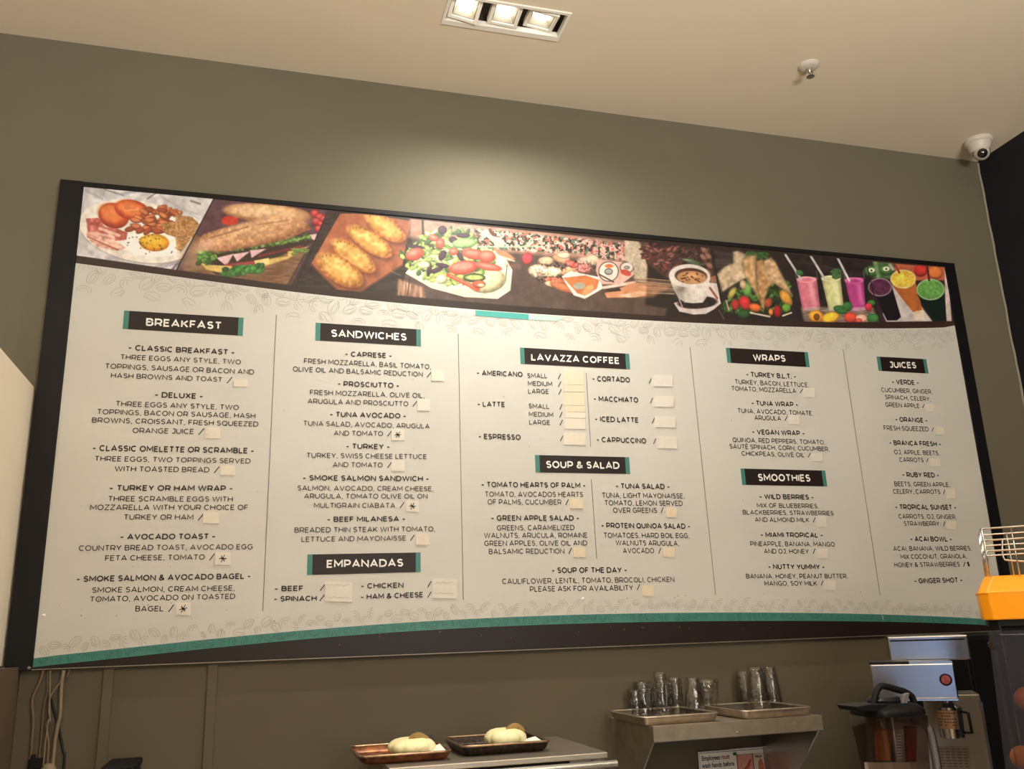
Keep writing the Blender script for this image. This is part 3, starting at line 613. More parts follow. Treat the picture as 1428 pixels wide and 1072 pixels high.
    for _ in range(26): z6.b(rng.uniform(410, 470), rng.uniform(185, 240), 16, 9, rng.uniform(-60, 60), (60, 100, 52))
    for q in ((180, 205, 26, 20, 20), (470, 465, 50, 26, 10), (520, 445, 34, 34, 0), (700, 530, 42, 34, 0), (480, 480, 40, 20, 0), (690, 420, 30, 20, 0)): z6.b(*q, (48, 104, 50))
    for q, c_ in (((295, 515, 50, 44, 0), (226, 140, 40)), ((300, 520, 22, 24, 0), (110, 60, 20)), ((400, 525, 62, 38, -15), (230, 170, 40)), ((540, 525, 44, 38, 0), (196, 60, 44)), ((620, 530, 40, 30, 0), (214, 150, 130)), ((670, 450, 24, 30, 0), (180, 40, 56)), ((600, 545, 22, 16, 0), (200, 70, 60))): z6.b(*q, c_)
    # --- panel 8: juices
    P8 = poly([(1205, 358), (1320, 371), (1330, 450), (1228, 450)], .8)
    mix(P8, (44, 30, 32))
    mix(z6.p((850, 140), (1210, 165), (1215, 260), (870, 260), soft=2), (160, 78, 52)); z6.b(1040, 190, 46, 44, 0, (170, 40, 36)); z6.b(1145, 205, 52, 48, 0, (190, 96, 44)); mix(z6.p((700, 120), (850, 130), (830, 250), (700, 240), soft=3), (66, 96, 58))
    for q in ((690, 195, 54, 40, 0), (795, 185, 56, 40, 0)): z6.b(*q, (58, 96, 48)); mix(z6.e(q[0], q[1]-8, 24, 16, 0, 1), (190, 200, 170)); mix(z6.e(q[0], q[1]-6, 8, 7, 0, 1), (40, 40, 30))
    mix(z6.l((718, 130), (740, 240), 26, 3), (100, 136, 90)); mix(z6.l((820, 150), (845, 180), 20, 3), (196, 176, 166), .7)
    mix(z6.p((830, 290), (900, 310), (1010, 400), (1130, 560), (800, 565), (770, 500), soft=1.5), (168, 158, 158)); mix(z6.p((1210, 165), (1240, 300), (1262, 560), (1215, 560), soft=1.5), (176, 160, 158))
    mix(z6.p((985, 480), (1050, 450), (1070, 540), (990, 540), soft=2), (196, 176, 160))
    for body, bc_, tc_, te in ((((665, 300), (830, 285), (900, 520), (870, 545), (800, 545), (720, 380)), (20, 14, 22), (74, 32, 58), (750, 308, 85, 66)), (((835, 290), (1003, 270), (1052, 470), (985, 485), (900, 380)), (160, 84, 36), (204, 166, 52), (915, 250, 91, 68)), (((1015, 360), (1210, 340), (1225, 560), (1135, 560)), (14, 26, 22), (84, 138, 62), (1110, 325, 100, 76))):
        mix(poly([z6.f(*q) for q in body], 1.2), bc_)
        mix(z6.e(*te), tuple(.5*x+90 for x in tc_)); mix(z6.e(te[0], te[1], te[2]-9, te[3]-9), tc_); texture(z6.e(te[0], te[1], te[2]-9, te[3]-9), .1, n2); mix(z6.e(te[0]-20, te[1]-12, 36, 20, 0, 3), tuple(min(255, x*1.15) for x in tc_), .6)
    mix(z6.l((848, 135), (888, 205), 13, .8), (110, 44, 40)); mix(z6.l((1085, 150), (1100, 258), 15, .8), (80, 22, 26))
    mix(z6.p((1005, 470), (1050, 480), (1062, 520), (1010, 520)), (200, 160, 130), .5)
    # dividers between the pictures
    for a_, b_, w_ in (((303, 268), (244, 380), 1.8), ((461, 285), (412, 400), 1.5), ((991, 340), (1013, 450), 1.2), ((1092, 350), (1119, 452), 1.2), ((1206, 356), (1228, 452), 1.2)): mix(seg(a_, b_, w_), (30, 20, 22))
    lum = col.mean(-1, keepdims=True); col[:] = col*.88+lum*.12
    col[:] = np.clip(col*(1+(n4[..., None]-.5)*.10+(n8[..., None]-.5)*.14+(n2[..., None]-.5)*.06), 0, 255)
    # reclaim the dark band outside the strip; soft dark fade under the middle pictures
    bg = np.array((44, 29, 26), float); k = instrip[..., None]; col[:] = col*k+bg*(1-k)
    # from photographed tone to print tone (evened, the print is not lit here)
    lin = np.where(col/255 <= .04045, col/255/12.92, ((col/255+.055)/1.055)**2.4)
    g = interp(GAIN, U)[..., None]; lin = np.clip(lin*g, 0, .85)
    base = np.clip(lin-.002, .004, 1)
    verts = np.stack([XX, np.full(Z.shape, D-.0002), Z], -1).reshape(-1, 3)
    idx = np.arange(NX*NZ).reshape(NZ, NX)
    q = np.stack([idx[:-1, :-1], idx[1:, :-1], idx[1:, 1:], idx[:-1, 1:]], -1).reshape(-1, 4)
    me = bpy.data.meshes.new('food_photographs'); me.vertices.add(len(verts)); me.vertices.foreach_set('co', verts.astype(np.float32).ravel())
    me.loops.add(q.size); me.loops.foreach_set('vertex_index', q.astype(np.int32).ravel())
    me.polygons.add(len(q)); me.polygons.foreach_set('loop_start', np.arange(0, q.size, 4, dtype=np.int32)); me.update(calc_edges=True)
    at = me.color_attributes.new('print', 'FLOAT_COLOR', 'POINT')
    at.data.foreach_set('color', np.concatenate([base.reshape(-1, 3), np.ones((len(verts), 1))], 1).astype(np.float32).ravel())
    m = bpy.data.materials.new('food_photo_print'); m.use_nodes = True; nt = m.node_tree; b = nt.nodes['Principled BSDF']
    v = nt.nodes.new('ShaderNodeVertexColor'); v.layer_name = 'print'; nt.links.new(v.outputs[0], b.inputs['Base Color']); b.inputs['Roughness'].default_value = .42
    me.materials.append(m)
    o = bpy.data.objects.new('food_photographs', me); C.objects.link(o); o.parent = board; o.matrix_parent_inverse = Matrix.Translation(-board.location)
    o['label'] = 'strip of printed food photographs: breakfast, sandwich, empanadas, salad, coffee, wraps, smoothies, juices'
GAIN = [(100, 1.15), (300, 1.05), (500, .8), (700, .66), (900, .76), (1050, 1.1), (1200, 1.5), (1330, 1.7)]
paint_header()

# ---------------- stroke lettering
def arc(cx, cy, rx, ry, a0, a1, n=None):
    n = n or max(3, int(abs(a1-a0)/22)+1); return [(cx+rx*math.cos(math.radians(a0+(a1-a0)*i/n)), cy+ry*math.sin(math.radians(a0+(a1-a0)*i/n))) for i in range(n+1)]
_P = [(0, 0), (0, 1), (.52, 1)]+arc(.58, .68, .42, .32, 90, -90)+[(0, .36)]
_S = arc(.5, .76, .44, .24, 28, 262)+arc(.52, .265, .46, .265, 82, -152)
_C = arc(.54, .5, .54, .5, 47, 313)
GL = {'A': (.84, [[(0, 0), (.5, 1), (1, 0)], [(.16, .28), (.84, .28)]]),
 'B': (.68, [[(0, 0), (0, 1), (.5, 1)]+arc(.55, .765, .36, .235, 90, -90)+[(0, .53)], [(.55, .53)]+arc(.62, .265, .38, .265, 90, -90)+[(0, 0)]]),
 'C': (.78, [_C]), 'D': (.80, [[(0, 0), (0, 1), (.4, 1)]+arc(.45, .5, .55, .5, 90, -90)+[(0, 0), (0, .2)]]),
 'E': (.58, [[(1, 1), (0, 1), (0, 0), (1, 0)], [(0, .52), (.88, .52)]]), 'F': (.56, [[(1, 1), (0, 1), (0, 0)], [(0, .48), (.88, .48)]]),
 'G': (.84, [arc(.54, .5, .54, .5, 47, 318)+[(.95, .18), (.95, .48), (.62, .48)]]), 'H': (.76, [[(0, 0), (0, 1)], [(1, 0), (1, 1)], [(0, .51), (1, .51)]]),
 'I': (0, [[(.5, 0), (.5, 1)]]), 'J': (.48, [[(.2, 1), (1, 1), (1, .3)]+arc(.5, .3, .5, .3, 0, -150)]),
 'K': (.70, [[(0, 0), (0, 1)], [(.96, 1), (0, .34)], [(.32, .58), (1, 0)]]), 'L': (.54, [[(0, 1), (0, 0), (1, 0)]]),
 'M': (.92, [[(0, 0), (0, 1), (.5, .28), (1, 1), (1, 0)]]), 'N': (.78, [[(0, 0), (0, 1), (1, 0), (1, 1)]]),
 'O': (.88, [arc(.5, .5, .5, .5, 0, 360, 18)]), 'P': (.68, [_P]), 'Q': (.88, [arc(.5, .5, .5, .5, 0, 360, 18), [(.6, .2), (.95, -.1)]]),
 'R': (.70, [_P, [(.6, .36), (1, 0)]]), 'S': (.62, [_S]), 'T': (.66, [[(0, 1), (1, 1)], [(.5, 1), (.5, 0)]]),
 'U': (.74, [[(0, 1)]+arc(.5, .4, .5, .4, 180, 360)+[(1, 1)]]), 'V': (.82, [[(0, 1), (.5, 0), (1, 1)]]),
 'W': (1.22, [[(0, 1), (.25, 0), (.5, 1), (.75, 0), (1, 1)]]), 'X': (.72, [[(0, 0), (1, 1)], [(0, 1), (1, 0)]]),
 'Y': (.74, [[(0, 1), (.5, .42), (1, 1)], [(.5, .42), (.5, 0)]]), 'Z': (.66, [[(0, 1), (1, 1), (0, 0), (1, 0)]]),
 '&': (.78, [[(1, 0), (.2, .70)]+arc(.42, .82, .22, .18, 200, -20)+[(.5, .58), (.16, .42)]+arc(.36, .23, .36, .23, 150, 300)+[(.8, .2), (.95, .46)]]),
 '-': (.44, [[(0, .40), (1, .40)]]), ',': (.10, [[(.7, .05), (.2, -.2)]]), '.': (0, [[(.5, -.12), (.5, .12)]]),
 '/': (.42, [[(0, -.12), (1, 1.08)]]), '$': (.6, [_S, [(.5, -.18), (.5, 1.16)]]), "'": (.05, [[(.5, 1), (.4, .75)]])}
GL['\u00c9'] = (GL['E'][0], GL['E'][1]+[[(.4, 1.22), (.75, 1.42)]])
def stroke(mb, pts, t, put):
    P = [pts[0]]
    for q in pts[1:]:
        if abs(q[0]-P[-1][0])+abs(q[1]-P[-1][1]) > 1e-5: P.append(q)
    n = len(P); L = []; Rr = []
    if n < 2: return
    closed = abs(P[0][0]-P[-1][0])+abs(P[0][1]-P[-1][1]) < 1e-5 and n > 8
    for i in range(n):
        a = P[i-1] if i else (P[-2] if closed else None); b = P[i+1] if i < n-1 else (P[1] if closed else None); p = P[i]
        def nd(q0, q1):
            dx, dy = q1[0]-q0[0], q1[1]-q0[1]; l = math.hypot(dx, dy) or 1; return dx/l, dy/l
        if a is None: d = nd(p, b); nx, ny, k = -d[1], d[0], 1
        elif b is None: d = nd(a, p); nx, ny, k = -d[1], d[0], 1
        else:
            d0, d1 = nd(a, p), nd(p, b); nx, ny = -(d0[1]+d1[1]), d0[0]+d1[0]; l = math.hypot(nx, ny)
            if l < .25: nx, ny, l = -d0[1], d0[0], 1
            nx /= l; ny /= l; k = min(1.9, 1/max(.3, nx*-d0[1]+ny*d0[0]))
        L.append((p[0]+nx*t/2*k, p[1]+ny*t/2*k)); Rr.append((p[0]-nx*t/2*k, p[1]-ny*t/2*k))
    mb.add([put(*q) for q in L+Rr], [(i, i+1, n+i+1, n+i) for i in range(n-1)])
def text(mb, s, pl, pr, cap, y, t=.14, italic=False, track=.17):
    """lettering on the board plane between two pixel positions (mid cap height)."""
    A, B = PY(*pl, y), PY(*pr, y); um, vm = (pl[0]+pr[0])/2, (pl[1]+pr[1])/2
    H = PY(um, vm-cap/2, y).z-PY(um, vm+cap/2, y).z
    lay = []; x = 0
    for ch in s:
        if ch == ' ': x += .40; continue
        w_, st = GL[ch]; lay.append((x, w_, st)); x += w_+t+track
    tot = x-track; sx = (B.x-A.x)/tot
    for x0, w_, st in lay:
        for S_ in st:
            pts = [(x0+t/2+px*w_, t/2+py*(1-t)) for px, py in S_]
            def put(px, py, A=A, sx=sx, H=H):
                xx = px*sx; f_ = px/tot
                return (A.x+xx, y, A.z+(B.z-A.z)*f_+(py-.5)*H)
            stroke(mb, pts, t, put)
RG = {'A': (80, 420, 4.4625), 'B': (80, 640, 4.4625), 'C': (370, 430, 4.872), 'D': (370, 640, 4.872), 'E': (640, 460, 4.2), 'F': (640, 640, 4.2),
      'G': (960, 460, 5.3615), 'H': (960, 640, 5.104), 'I': (1180, 470, 5.64), 'J': (1180, 640, 5.105)}
def rp(r, x, y): o = RG[r]; return (o[0]+x/o[2], o[1]+y/o[2])
# entries: region, list of (string, bold, xl, yl, xr, yr, cap)
MENU = """A|*- CLASSIC BREAKFAST -|440 287 1105 318 34|THREE EGGS ANY STYLE, TWO|392 345 1143 378 30|TOPPINGS, SAUSAGE OR BACON AND|297 402 1225 440 31|HASH BROWNS AND TOAST|333 460 1027 487 30
A|*- DELUXE -|605 580 908 591 34|THREE EGGS ANY STYLE, TWO|363 636 1130 661 31|TOPPINGS, BACON OR SAUSAGE, HASH|247 686 1233 713 31|BROWNS, CROISSANT, FRESH SQUEEZED|215 738 1252 764 31|ORANGE JUICE|468 803 850 810 32
A|*- CLASSIC OMELETTE OR SCRAMBLE -|218 912 1225 930 36|THREE EGGS, TWO TOPPINGS SERVED|232 978 1203 994 31|WITH TOASTED BREAD|357 1042 947 1048 32
B|*- TURKEY OR HAM WRAP -|322 179 1093 182 35|THREE SCRAMBLE EGGS WITH|315 246 1092 249 32|MOZZARELLA WITH YOUR CHOICE OF|203 300 1188 300 33|TURKEY OR HAM|413 361 847 361 33
B|*- AVOCADO TOAST -|390 483 985 480 35|COUNTRY BREAD TOAST, AVOCADO EGG|133 554 1217 545 33|FETA CHEESE, TOMATO|297 616 918 609 33
B|*- SMOKE SALMON & AVOCADO BAGEL -|118 746 1205 727 36|SMOKE SALMON, CREAM CHEESE,|215 815 1105 802 33|TOMATO, AVOCADO ON TOASTED|202 872 1108 853 33|BAGEL|485 931 662 930 34
C|*- CAPRESE -|540 308 862 321 34|FRESH MOZZARELLA, BASIL TOMATO,|263 355 1127 396 33|OLIVE OIL AND BALSAMIC REDUCTION|187 410 1070 447 33
C|*- PROSCIUTTO -|490 510 911 524 35|FRESH MOZZARELLA, OLIVE OIL,|303 569 1083 592 33|ARUGULA AND PROSCIUTTO|287 628 972 648 33
C|*- TUNA AVOCADO -|437 718 958 730 35|TUNA SALAD, AVOCADO, ARUGULA|258 779 1117 800 33|AND TOMATO|465 846 800 850 33
C|*- TURKEY -|547 935 847 939 35|TURKEY, SWISS CHEESE LETTUCE|280 997 1097 1007 33|AND TOMATO|458 1060 798 1063 33
D|*- SMOKE SALMON SANDWICH -|253 127 1113 133 36|SALMON, AVOCADO, CREAM CHEESE,|218 196 1143 202 33|ARUGULA, TOMATO OLIVE OIL ON|263 251 1103 252 33|MULTIGRAIN CIABATA|330 314 883 315 34
D|*- BEEF MILANESA -|418 409 953 405 35|BREADED THIN STEAK WITH TOMATO,|198 482 1155 474 34|LETTUCE AND MAYONAISSE|245 545 957 536 34
D|*- BEEF|60 880 260 877 36
D|*- SPINACH|57 950 350 945 36
D|*- CHICKEN|647 862 940 856 36
D|*- HAM & CHEESE|647 936 1073 920 36
E|*- AMERICANO|103 250 373 260 30|SMALL|400 266 518 268 27|MEDIUM|403 312 547 316 27|LARGE|405 358 527 360 27
E|*- LATTE|107 433 270 436 30|SMALL|408 444 530 448 27|MEDIUM|409 492 553 496 27|LARGE|411 539 534 542 27
E|*- ESPRESSO|113 622 362 628 31
E|*- CORTADO|780 284 1002 292 31
E|*- MACCHIATO|788 402 1050 410 31
E|*- ICED LATTE|795 520 1052 528 31
E|*- CAPPUCCINO|805 641 1097 649 31
F|*- TOMATO HEARTS OF PALM -|130 148 742 154 31|TOMATO, AVOCADOS HEARTS|152 205 727 207 30|OF PALMS, CUCUMBER|168 250 600 252 30
F|*- GREEN APPLE SALAD -|187 345 705 345 31|GREENS, CARAMELIZED|222 403 677 400 30|WALNUTS, ARUCULA, ROMAINE|147 447 753 445 30|GREEN APPLES, OLIVE OIL AND|148 493 752 491 30|BALSAMIC REDUCTION|175 541 618 538 30
F|*- TUNA SALAD -|917 157 1235 161 31|TUNA, LIGHT MAYONAISSE,|838 211 1322 216 30|TOMATO, LEMON SERVED|853 256 1310 259 30|OVER GREENS|903 299 1160 300 30
F|*- PROTEIN QUINOA SALAD -|833 388 1355 393 31|TOMATOES, HARD BOIL EGG,|848 446 1350 448 30|WALNUTS ARUGULA,|918 490 1290 493 30|AVOCADO|960 536 1143 536 30
F|*- SOUP OF THE DAY -|543 651 985 649 33|CAULIFLOWER, LENTIL, TOMATO, BROCOLI, CHICKEN|253 716 1262 704 31|PLEASE ASK FOR AVAILABILITY|415 761 1020 753 31
G|*- TURKEY B.L.T. -|430 330 805 348 37|TURKEY, BACON, LETTUCE,|347 386 902 412 34|TOMATO, MOZZARELLA|322 436 805 455 34
G|*- TUNA WRAP -|470 545 820 558 37|TUNA, AVOCADO, TOMATE,|368 602 933 623 34|ARUGULA|493 655 692 661 34
G|*- VEGAN WRAP -|475 760 870 773 37|QUINOA, RED PEPPERS, TOMATO,|330 820 1023 840 34|SAUT\u00c9 SPINACH, CORN, CUCUMBER,|307 869 1055 890 34|CHICKPEAS, OLIVE OIL|397 922 867 934 34
H|*- WILD BERRIES -|503 266 893 271 35|MIX OF BLUEBERRIES,|487 329 928 334 32|BLACKBERRIES, STRAWBERRIES|387 378 1033 385 32|AND ALMOND MILK|473 430 860 433 32
H|*- MIAMI TROPICAL -|512 538 958 541 35|PINEAPPLE, BANANA, MANGO|440 602 1042 606 33|AND OJ, HONEY|537 655 857 657 33
H|*- NUTTY YUMMY -|567 765 970 767 36|BANANA, HONEY, PEANUT BUTTER.|410 833 1132 832 33|MANGO, SOY MILK|540 884 915 884 33
I|*- VERDE -|358 350 572 358 37|CUCUMBER, GINGER,|275 413 678 430 34|SPINACH, CELERY,|305 470 665 487 34|GREEN APPLE|307 530 577 541 34
I|*- ORANGE -|385 645 640 655 38|FRESH SQUEEZED|295 713 648 723 36
I|*- BRANCA FRESH -|338 829 747 841 38|OJ, APPLE, BEETS,|377 903 735 912 35|CARROTS|418 963 608 966 35
J|*- RUBY RED -|398 110 662 114 35|BEETS, GREEN APPLE,|343 176 738 182 32|CELERY, CARROTS|333 230 670 233 32
J|*- TROPICAL SUNSET -|347 340 785 343 36|CARROTS, OJ, GINGER,|372 407 785 411 32|STRAWBERRY|410 459 663 460 32
J|*- ACAI BOWL -|455 568 753 569 36|ACAI, BANANA, WILD BERRIES,|335 637 893 634 33|MIX COCONUT, GRANOLA,|387 695 860 690 33|HONEY & STRAWBERRIES|343 753 808 748 33
J|*- GINGER SHOT -|483 867 828 860 37"""
YT = D-.0009
for line in MENU.split('\n'):
    f = line.split('|'); r = f[0]; tm = MB(); dm = MB()
    for i in range(1, len(f), 2):
        s_ = f[i]; a = [float(x) for x in f[i+1].split()]; bold = s_[0] == '*'; s_ = s_.lstrip('*')
        k = RG[r][2]
        text(tm if bold else dm, s_, rp(r, a[0], a[1]), rp(r, a[2], a[3]), a[4]/k*1.05, YT, t=.215 if bold else .165, track=.10 if bold else .12)
    tm.build('dish_name', m_ink, board)
    if dm.v: dm.build('dish_description', m_ink2, board)
# slashes
SL = """A 1057 490 1087;A 880 810 912;B 977 66 1007;B 877 361 907;B 948 608 978;B 693 928 723;C 1098 450 1127;C 1002 648 1030;C 830 850 858;D 830 40 858;D 915 312 943;D 985 535 1013
D 373 873 403;D 370 943 400;D 1102 850 1128;D 1102 920 1128;E 580 272 597;E 581 317 599;E 583 362 601;E 589 450 606;E 589 496 606;E 590 542 608;E 593 635 610
E 1112 298 1128;E 1120 413 1136;E 1130 532 1146;E 1138 651 1155;F 625 252 642;F 643 537 660;F 1182 299 1198;F 1168 536 1184;F 1043 750 1060;G 833 456 857;G 720 661 742;G 893 935 915
H 885 433 905;H 885 655 905;H 942 882 962;I 598 542 617;I 672 725 690;I 630 967 648;J 690 232 706;J 690 459 706;J 833 748 850""".replace('\n', ';')
for q in SL.split(';'):
    r, a, b_, c_ = q.split(); k = RG[r][2]; x0, x1, yy = float(a), float(c_), float(b_); cap = 38/k if r in 'EF' else 42/k
    A_ = PY(*rp(r, x0, yy), YT); B_ = PY(*rp(r, x1, yy), YT); H = cap*1.75/1000*1.0
    sm = MB(); stroke(sm, [(A_.x, A_.z-H/2), (B_.x, B_.z+H/2)], .0023, lambda x, z: (x, YT, z)); sm.build('slash_mark', m_ink, board)
sm = MB(); q0, q1 = rp('J', 860, 747), rp('J', 880, 747); text(sm, '$', q0, q1, 34/5.105, YT, t=.25)
sm.build('dollar_sign', m_ink, board)
# banners
def quadpx(tl, tr, bl, br, y): return [PY(*p, y) for p in (tl, tr, br, bl)]
BN = [('BREAKFAST', 'A', (173, 433), (339.5, 443), (171.2, 458.5), (338.8, 468.2), (552, 128, 1023, 152, 48)),
 ('SANDWICHES', 'C', (440.2, 449.9), (587, 459.4), (439.8, 474.5), (586.8, 482.8), (447, 167, 960, 194, 50)),
 ('EMPANADAS', 'D', (428.9, 773), (586.5, 770.1), (427.9, 801.7), (586.5, 797.4), (417, 712, 937, 703, 54)),
 ('LAVAZZA COFFEE', 'E', (725, 484.5), (877.6, 493.3), (725.7, 507.1), (878.3, 515), (423, 158, 940, 180, 40)),
 ('SOUP & SALAD', 'E', (746, 634.3), (877.1, 637.4), (746.7, 658.6), (878.6, 660.7), (510, 787, 940, 793, 42)),
 ('WRAPS', 'G', (1011.9, 484.8), (1126.4, 491.1), (1014.5, 505.7), (1129, 511.9), (483, 205, 725, 213, 50)),
 ('SMOOTHIES', 'H', (1032.3, 653.1), (1150.6, 656.1), (1035, 675.9), (1153.4, 678.2), (495, 130, 867, 135, 52)),
 ('JUICES', 'I', (1222.2, 497), (1291.2, 500.7), (1225.2, 517), (1294.9, 520.9), (340, 216, 550, 221, 50))]
for s_, r, tl, tr, bl, br, a in BN:
    Q = quadpx(tl, tr, bl, br, D); x0 = (Q[0].x+Q[3].x)/2; x1 = (Q[1].x+Q[2].x)/2; e = .0125
    za, zb, zc, zd = Q[0].z, Q[1].z, Q[2].z, Q[3].z
    L = lambda f_, a0, a1: a0+(a1-a0)*f_; w_ = x1-x0
    def slab(xa, xb, y):
        f0, f1 = (xa-x0)/w_, (xb-x0)/w_; mb = MB()
        P_ = [(xa, L(f0, za, zb)), (xb, L(f1, za, zb)), (xb, L(f1, zd, zc)), (xa, L(f0, zd, zc))]; mb.prism(P_, 'y', y, D-.0003); return mb
    bn = slab(x0+e, x1-e, D-.0008).build('section_banner', m_brownprint, board, label='dark brown section heading reading '+(s_ if 'LAV' not in s_ else 'the coffee heading'))
    slab(x0, x0+e, D-.0008).build('banner_end', m_teal, bn, label='teal end block'); slab(x1-e, x1, D-.0008).build('banner_end', m_teal, bn, label='teal end block')
    mb = MB(); k = RG[r][2]; text(mb, s_, rp(r, a[0], a[1]), rp(r, a[2], a[3]), a[4]/k, YT-.0004, t=.20, track=.14)
    mb.build('banner_lettering', m_bantext, bn, label='white lettering')
# stickers
ST = """A 1098 485 1185 530 c;A 922 785 1013 853 c;B 1015 40 1105 100 c;B 907 330 1005 400 c;B 982 578 1078 658 *;B 737 890 830 970 *;C 1127 422 1213 492 c;C 1032 615 1117 695 w;C 857 820 943 895 *;D 857 5 945 80 w
D 955 282 1042 358 *;D 1022 508 1113 582 c;D 405 832 590 968 w;D 1135 812 1300 945 w;E 610 235 730 320 p;E 612 322 732 362 p;E 614 364 736 440 p;E 618 442 738 478 p;E 618 480 739 515 c;E 618 517 739 578 c;E 613 600 740 672 c
E 1138 265 1250 330 w;E 1143 385 1257 450 w;E 1150 505 1267 570 w;E 1162 625 1275 692 w;F 648 233 725 290 p;F 670 517 740 575 p;F 1212 283 1275 340 p;F 1195 517 1262 573 p;F 1075 740 1138 800 p
G 862 432 942 502 w;G 748 633 828 705 w;G 920 920 998 982 w;H 913 405 980 483 w;H 915 635 988 705 w;H 968 862 1045 930 w;I 625 525 690 585 c;I 700 705 765 768 c;I 655 955 737 1015 c;J 712 210 772 280 c;J 712 440 780 500 c""".replace('\n', ';')
for q in ST.split(';'):
    r, a, b_, c_, d_, kd = q.split(); a, b_, c_, d_ = map(float, (a, b_, c_, d_))
    P_ = [PY(*rp(r, *t_), D) for t_ in ((a, b_), (c_, b_+.03*(c_-a)), (c_, d_+.02*(c_-a)), (a, d_))]
    jz = random.uniform(-.0006, .0006)
    pts = [(p.x, p.z+(jz if i in (0, 3) else 0)) for i, p in enumerate(P_)]
    o = MB().prism(pts, 'y', D-.0016-random.uniform(0, .0006), D-.0003).build('price_sticker', {'c': m_stick, '*': m_stick2, 'w': m_stick2, 'p': m_stick3}[kd], board)
    if kd == '*':
        mb = MB(); cx, cz = sum(p[0] for p in pts)/4, sum(p[1] for p in pts)/4
        for an, l in ((5, .009), (65, .010), (118, .008), (160, .006)):
            an = math.radians(an+random.uniform(-8, 8)); dx_, dz_ = math.cos(an)*l, math.sin(an)*l
            stroke(mb, [(cx-dx_, cz-dz_), (cx+dx_, cz+dz_)], .0018, lambda x, z: (x, D-.0026, z))
        mb.build('handwritten_asterisk', m_ink, o, label='handwritten asterisk')
# faint ghost marks on the four wide empanada stickers
gm = MB()
for r, x0, x1, ys in (('D', 415, 575, (856, 938)), ('D', 1150, 1285, (840, 912))):
    for yy in ys:
        n = 16
        for i in range(n):
            xa = x0+(x1-x0)*i/n; jy = random.uniform(-3, 3); A_ = PY(*rp(r, xa, yy+jy), D); B_ = PY(*rp(r, xa+(x1-x0)/n*.8, yy+jy+random.uniform(-6, 6)), D)
            stroke(gm, [(A_.x, A_.z), (B_.x, B_.z)], .0009, lambda x, z: (x, D-.0026, z))
gm.build('ghost_marks', m_bean, board, kind='stuff')
# column rules
for p0, p1 in (((385.4, 439), (366.4, 851.8)), ((638.9, 465), (646, 836.6)), ((962, 483.3), (997.8, 829.7)), ((1175.4, 487), (1227.2, 830)),
               (rp('E', 745, 252), rp('E', 771, 685)), (rp('F', 775, 118), rp('F', 806, 583))):
    mb = MB(); A_, B_ = PY(*p0, D), PY(*p1, D); stroke(mb, [(A_.x, A_.z), (B_.x, B_.z)], .0020, lambda x, z: (x, D-.0006, z)); mb.build('column_rule', m_line, board, label='thin grey vertical rule')
# coffee bean outlines
def bean(mb, cx, cz, s, ang, y, kind=0, w=.0009):
    ca, sa = math.cos(ang), math.sin(ang)
    def tr(pts): return [(cx+(px*ca-pz*sa)*s, cz+(px*sa+pz*ca)*s) for px, pz in pts]
    put = lambda x, z: (x, y, z)
    def cl(pts):
        out = []; cur = []
        for p in pts:
            if zlo(p[0]) < p[1] < zhi(p[0]) and IX0+.002 < p[0] < IX1-.002: cur.append(p)
            else:
                if len(cur) > 1: out.append(cur)
                cur = []
        if len(cur) > 1: out.append(cur)
        return out
    shapes = {0: [arc(0, 0, 1, .66, 20, 350, 16), [(-.8, .0), (-.3, .12), (.3, -.10), (.82, .02)], arc(0, 0, .78, .46, 200, 330, 7)],
              1: [arc(0, 0, 1, .6, 0, 360, 16), arc(0, .05, .8, .35, 190, 350, 8), [(-.7, .05), (0, .2), (.7, .05)]],
              2: [arc(0, 0, 1, .8, -10, 200, 10), arc(0, -.1, .6, .55, 0, 190, 8), [(-.1, -.4), (.1, .3)]]}[kind]
    for S_ in shapes:
        for c_ in cl(tr(S_)): stroke(mb, c_, w, put)
zaw = lambda x: float(np.interp(x, [p.x for p in aw], [p.z for p in aw]))
ztt = lambda x: float(np.interp(x, [p.x for p in tt], [p.z for p in tt]))
ztb = lambda x: float(np.interp(x, [p.x for p in tb], [p.z for p in tb]))
mb = MB(); x = IX0+.02; i = 0
zhi = lambda x: zaw(x)-.002
zlo = lambda x: zaw(x)-.075
while x < IX1-.01:
    for row in range(3):
        xx = x+(.022 if row % 2 else 0)+random.uniform(-.006, .006); dz = (.008, .034, .062)[row]+random.uniform(-.004, .004)
        if row == 2 and i % 2: continue
        bean(mb, xx, zaw(xx)-dz-(.006 if row == 2 else 0), random.uniform(.016, .022), random.uniform(-1.5, 1.5), D-.0006, random.choice((0, 0, 1, 2)))
    x += .043; i += 1
mb.build('bean_pattern', m_bean, board, kind='stuff')
mb = MB(); x = IX0+.02
zhi = lambda x: ztt(x)+.05; zlo = lambda x: ztt(x)+.001
while x < IX1:
    for row in range(2):
        xx = x+.02*row; bean(mb, xx, ztt(xx)+.010+.014*row+random.uniform(-.003, .004), random.uniform(.010, .015), random.uniform(-1.6, 1.6), D-.0006, random.choice((0, 2, 2, 1)))
    x += .042
mb.build('bean_pattern', m_bean, board, kind='stuff')
mb = MB(); x = IX0+.02
zhi = lambda x: ztt(x)-.0008; zlo = lambda x: ztb(x)+.0008
while x < IX1:
    bean(mb, x, ztt(x)-.009+random.uniform(-.006, .006), random.uniform(.010, .016), random.uniform(-1.6, 1.6), D-.0007, random.choice((0, 2, 1)), w=.0012)
    x += .027
mb.build('bean_pattern', m_tealline, board, kind='stuff')
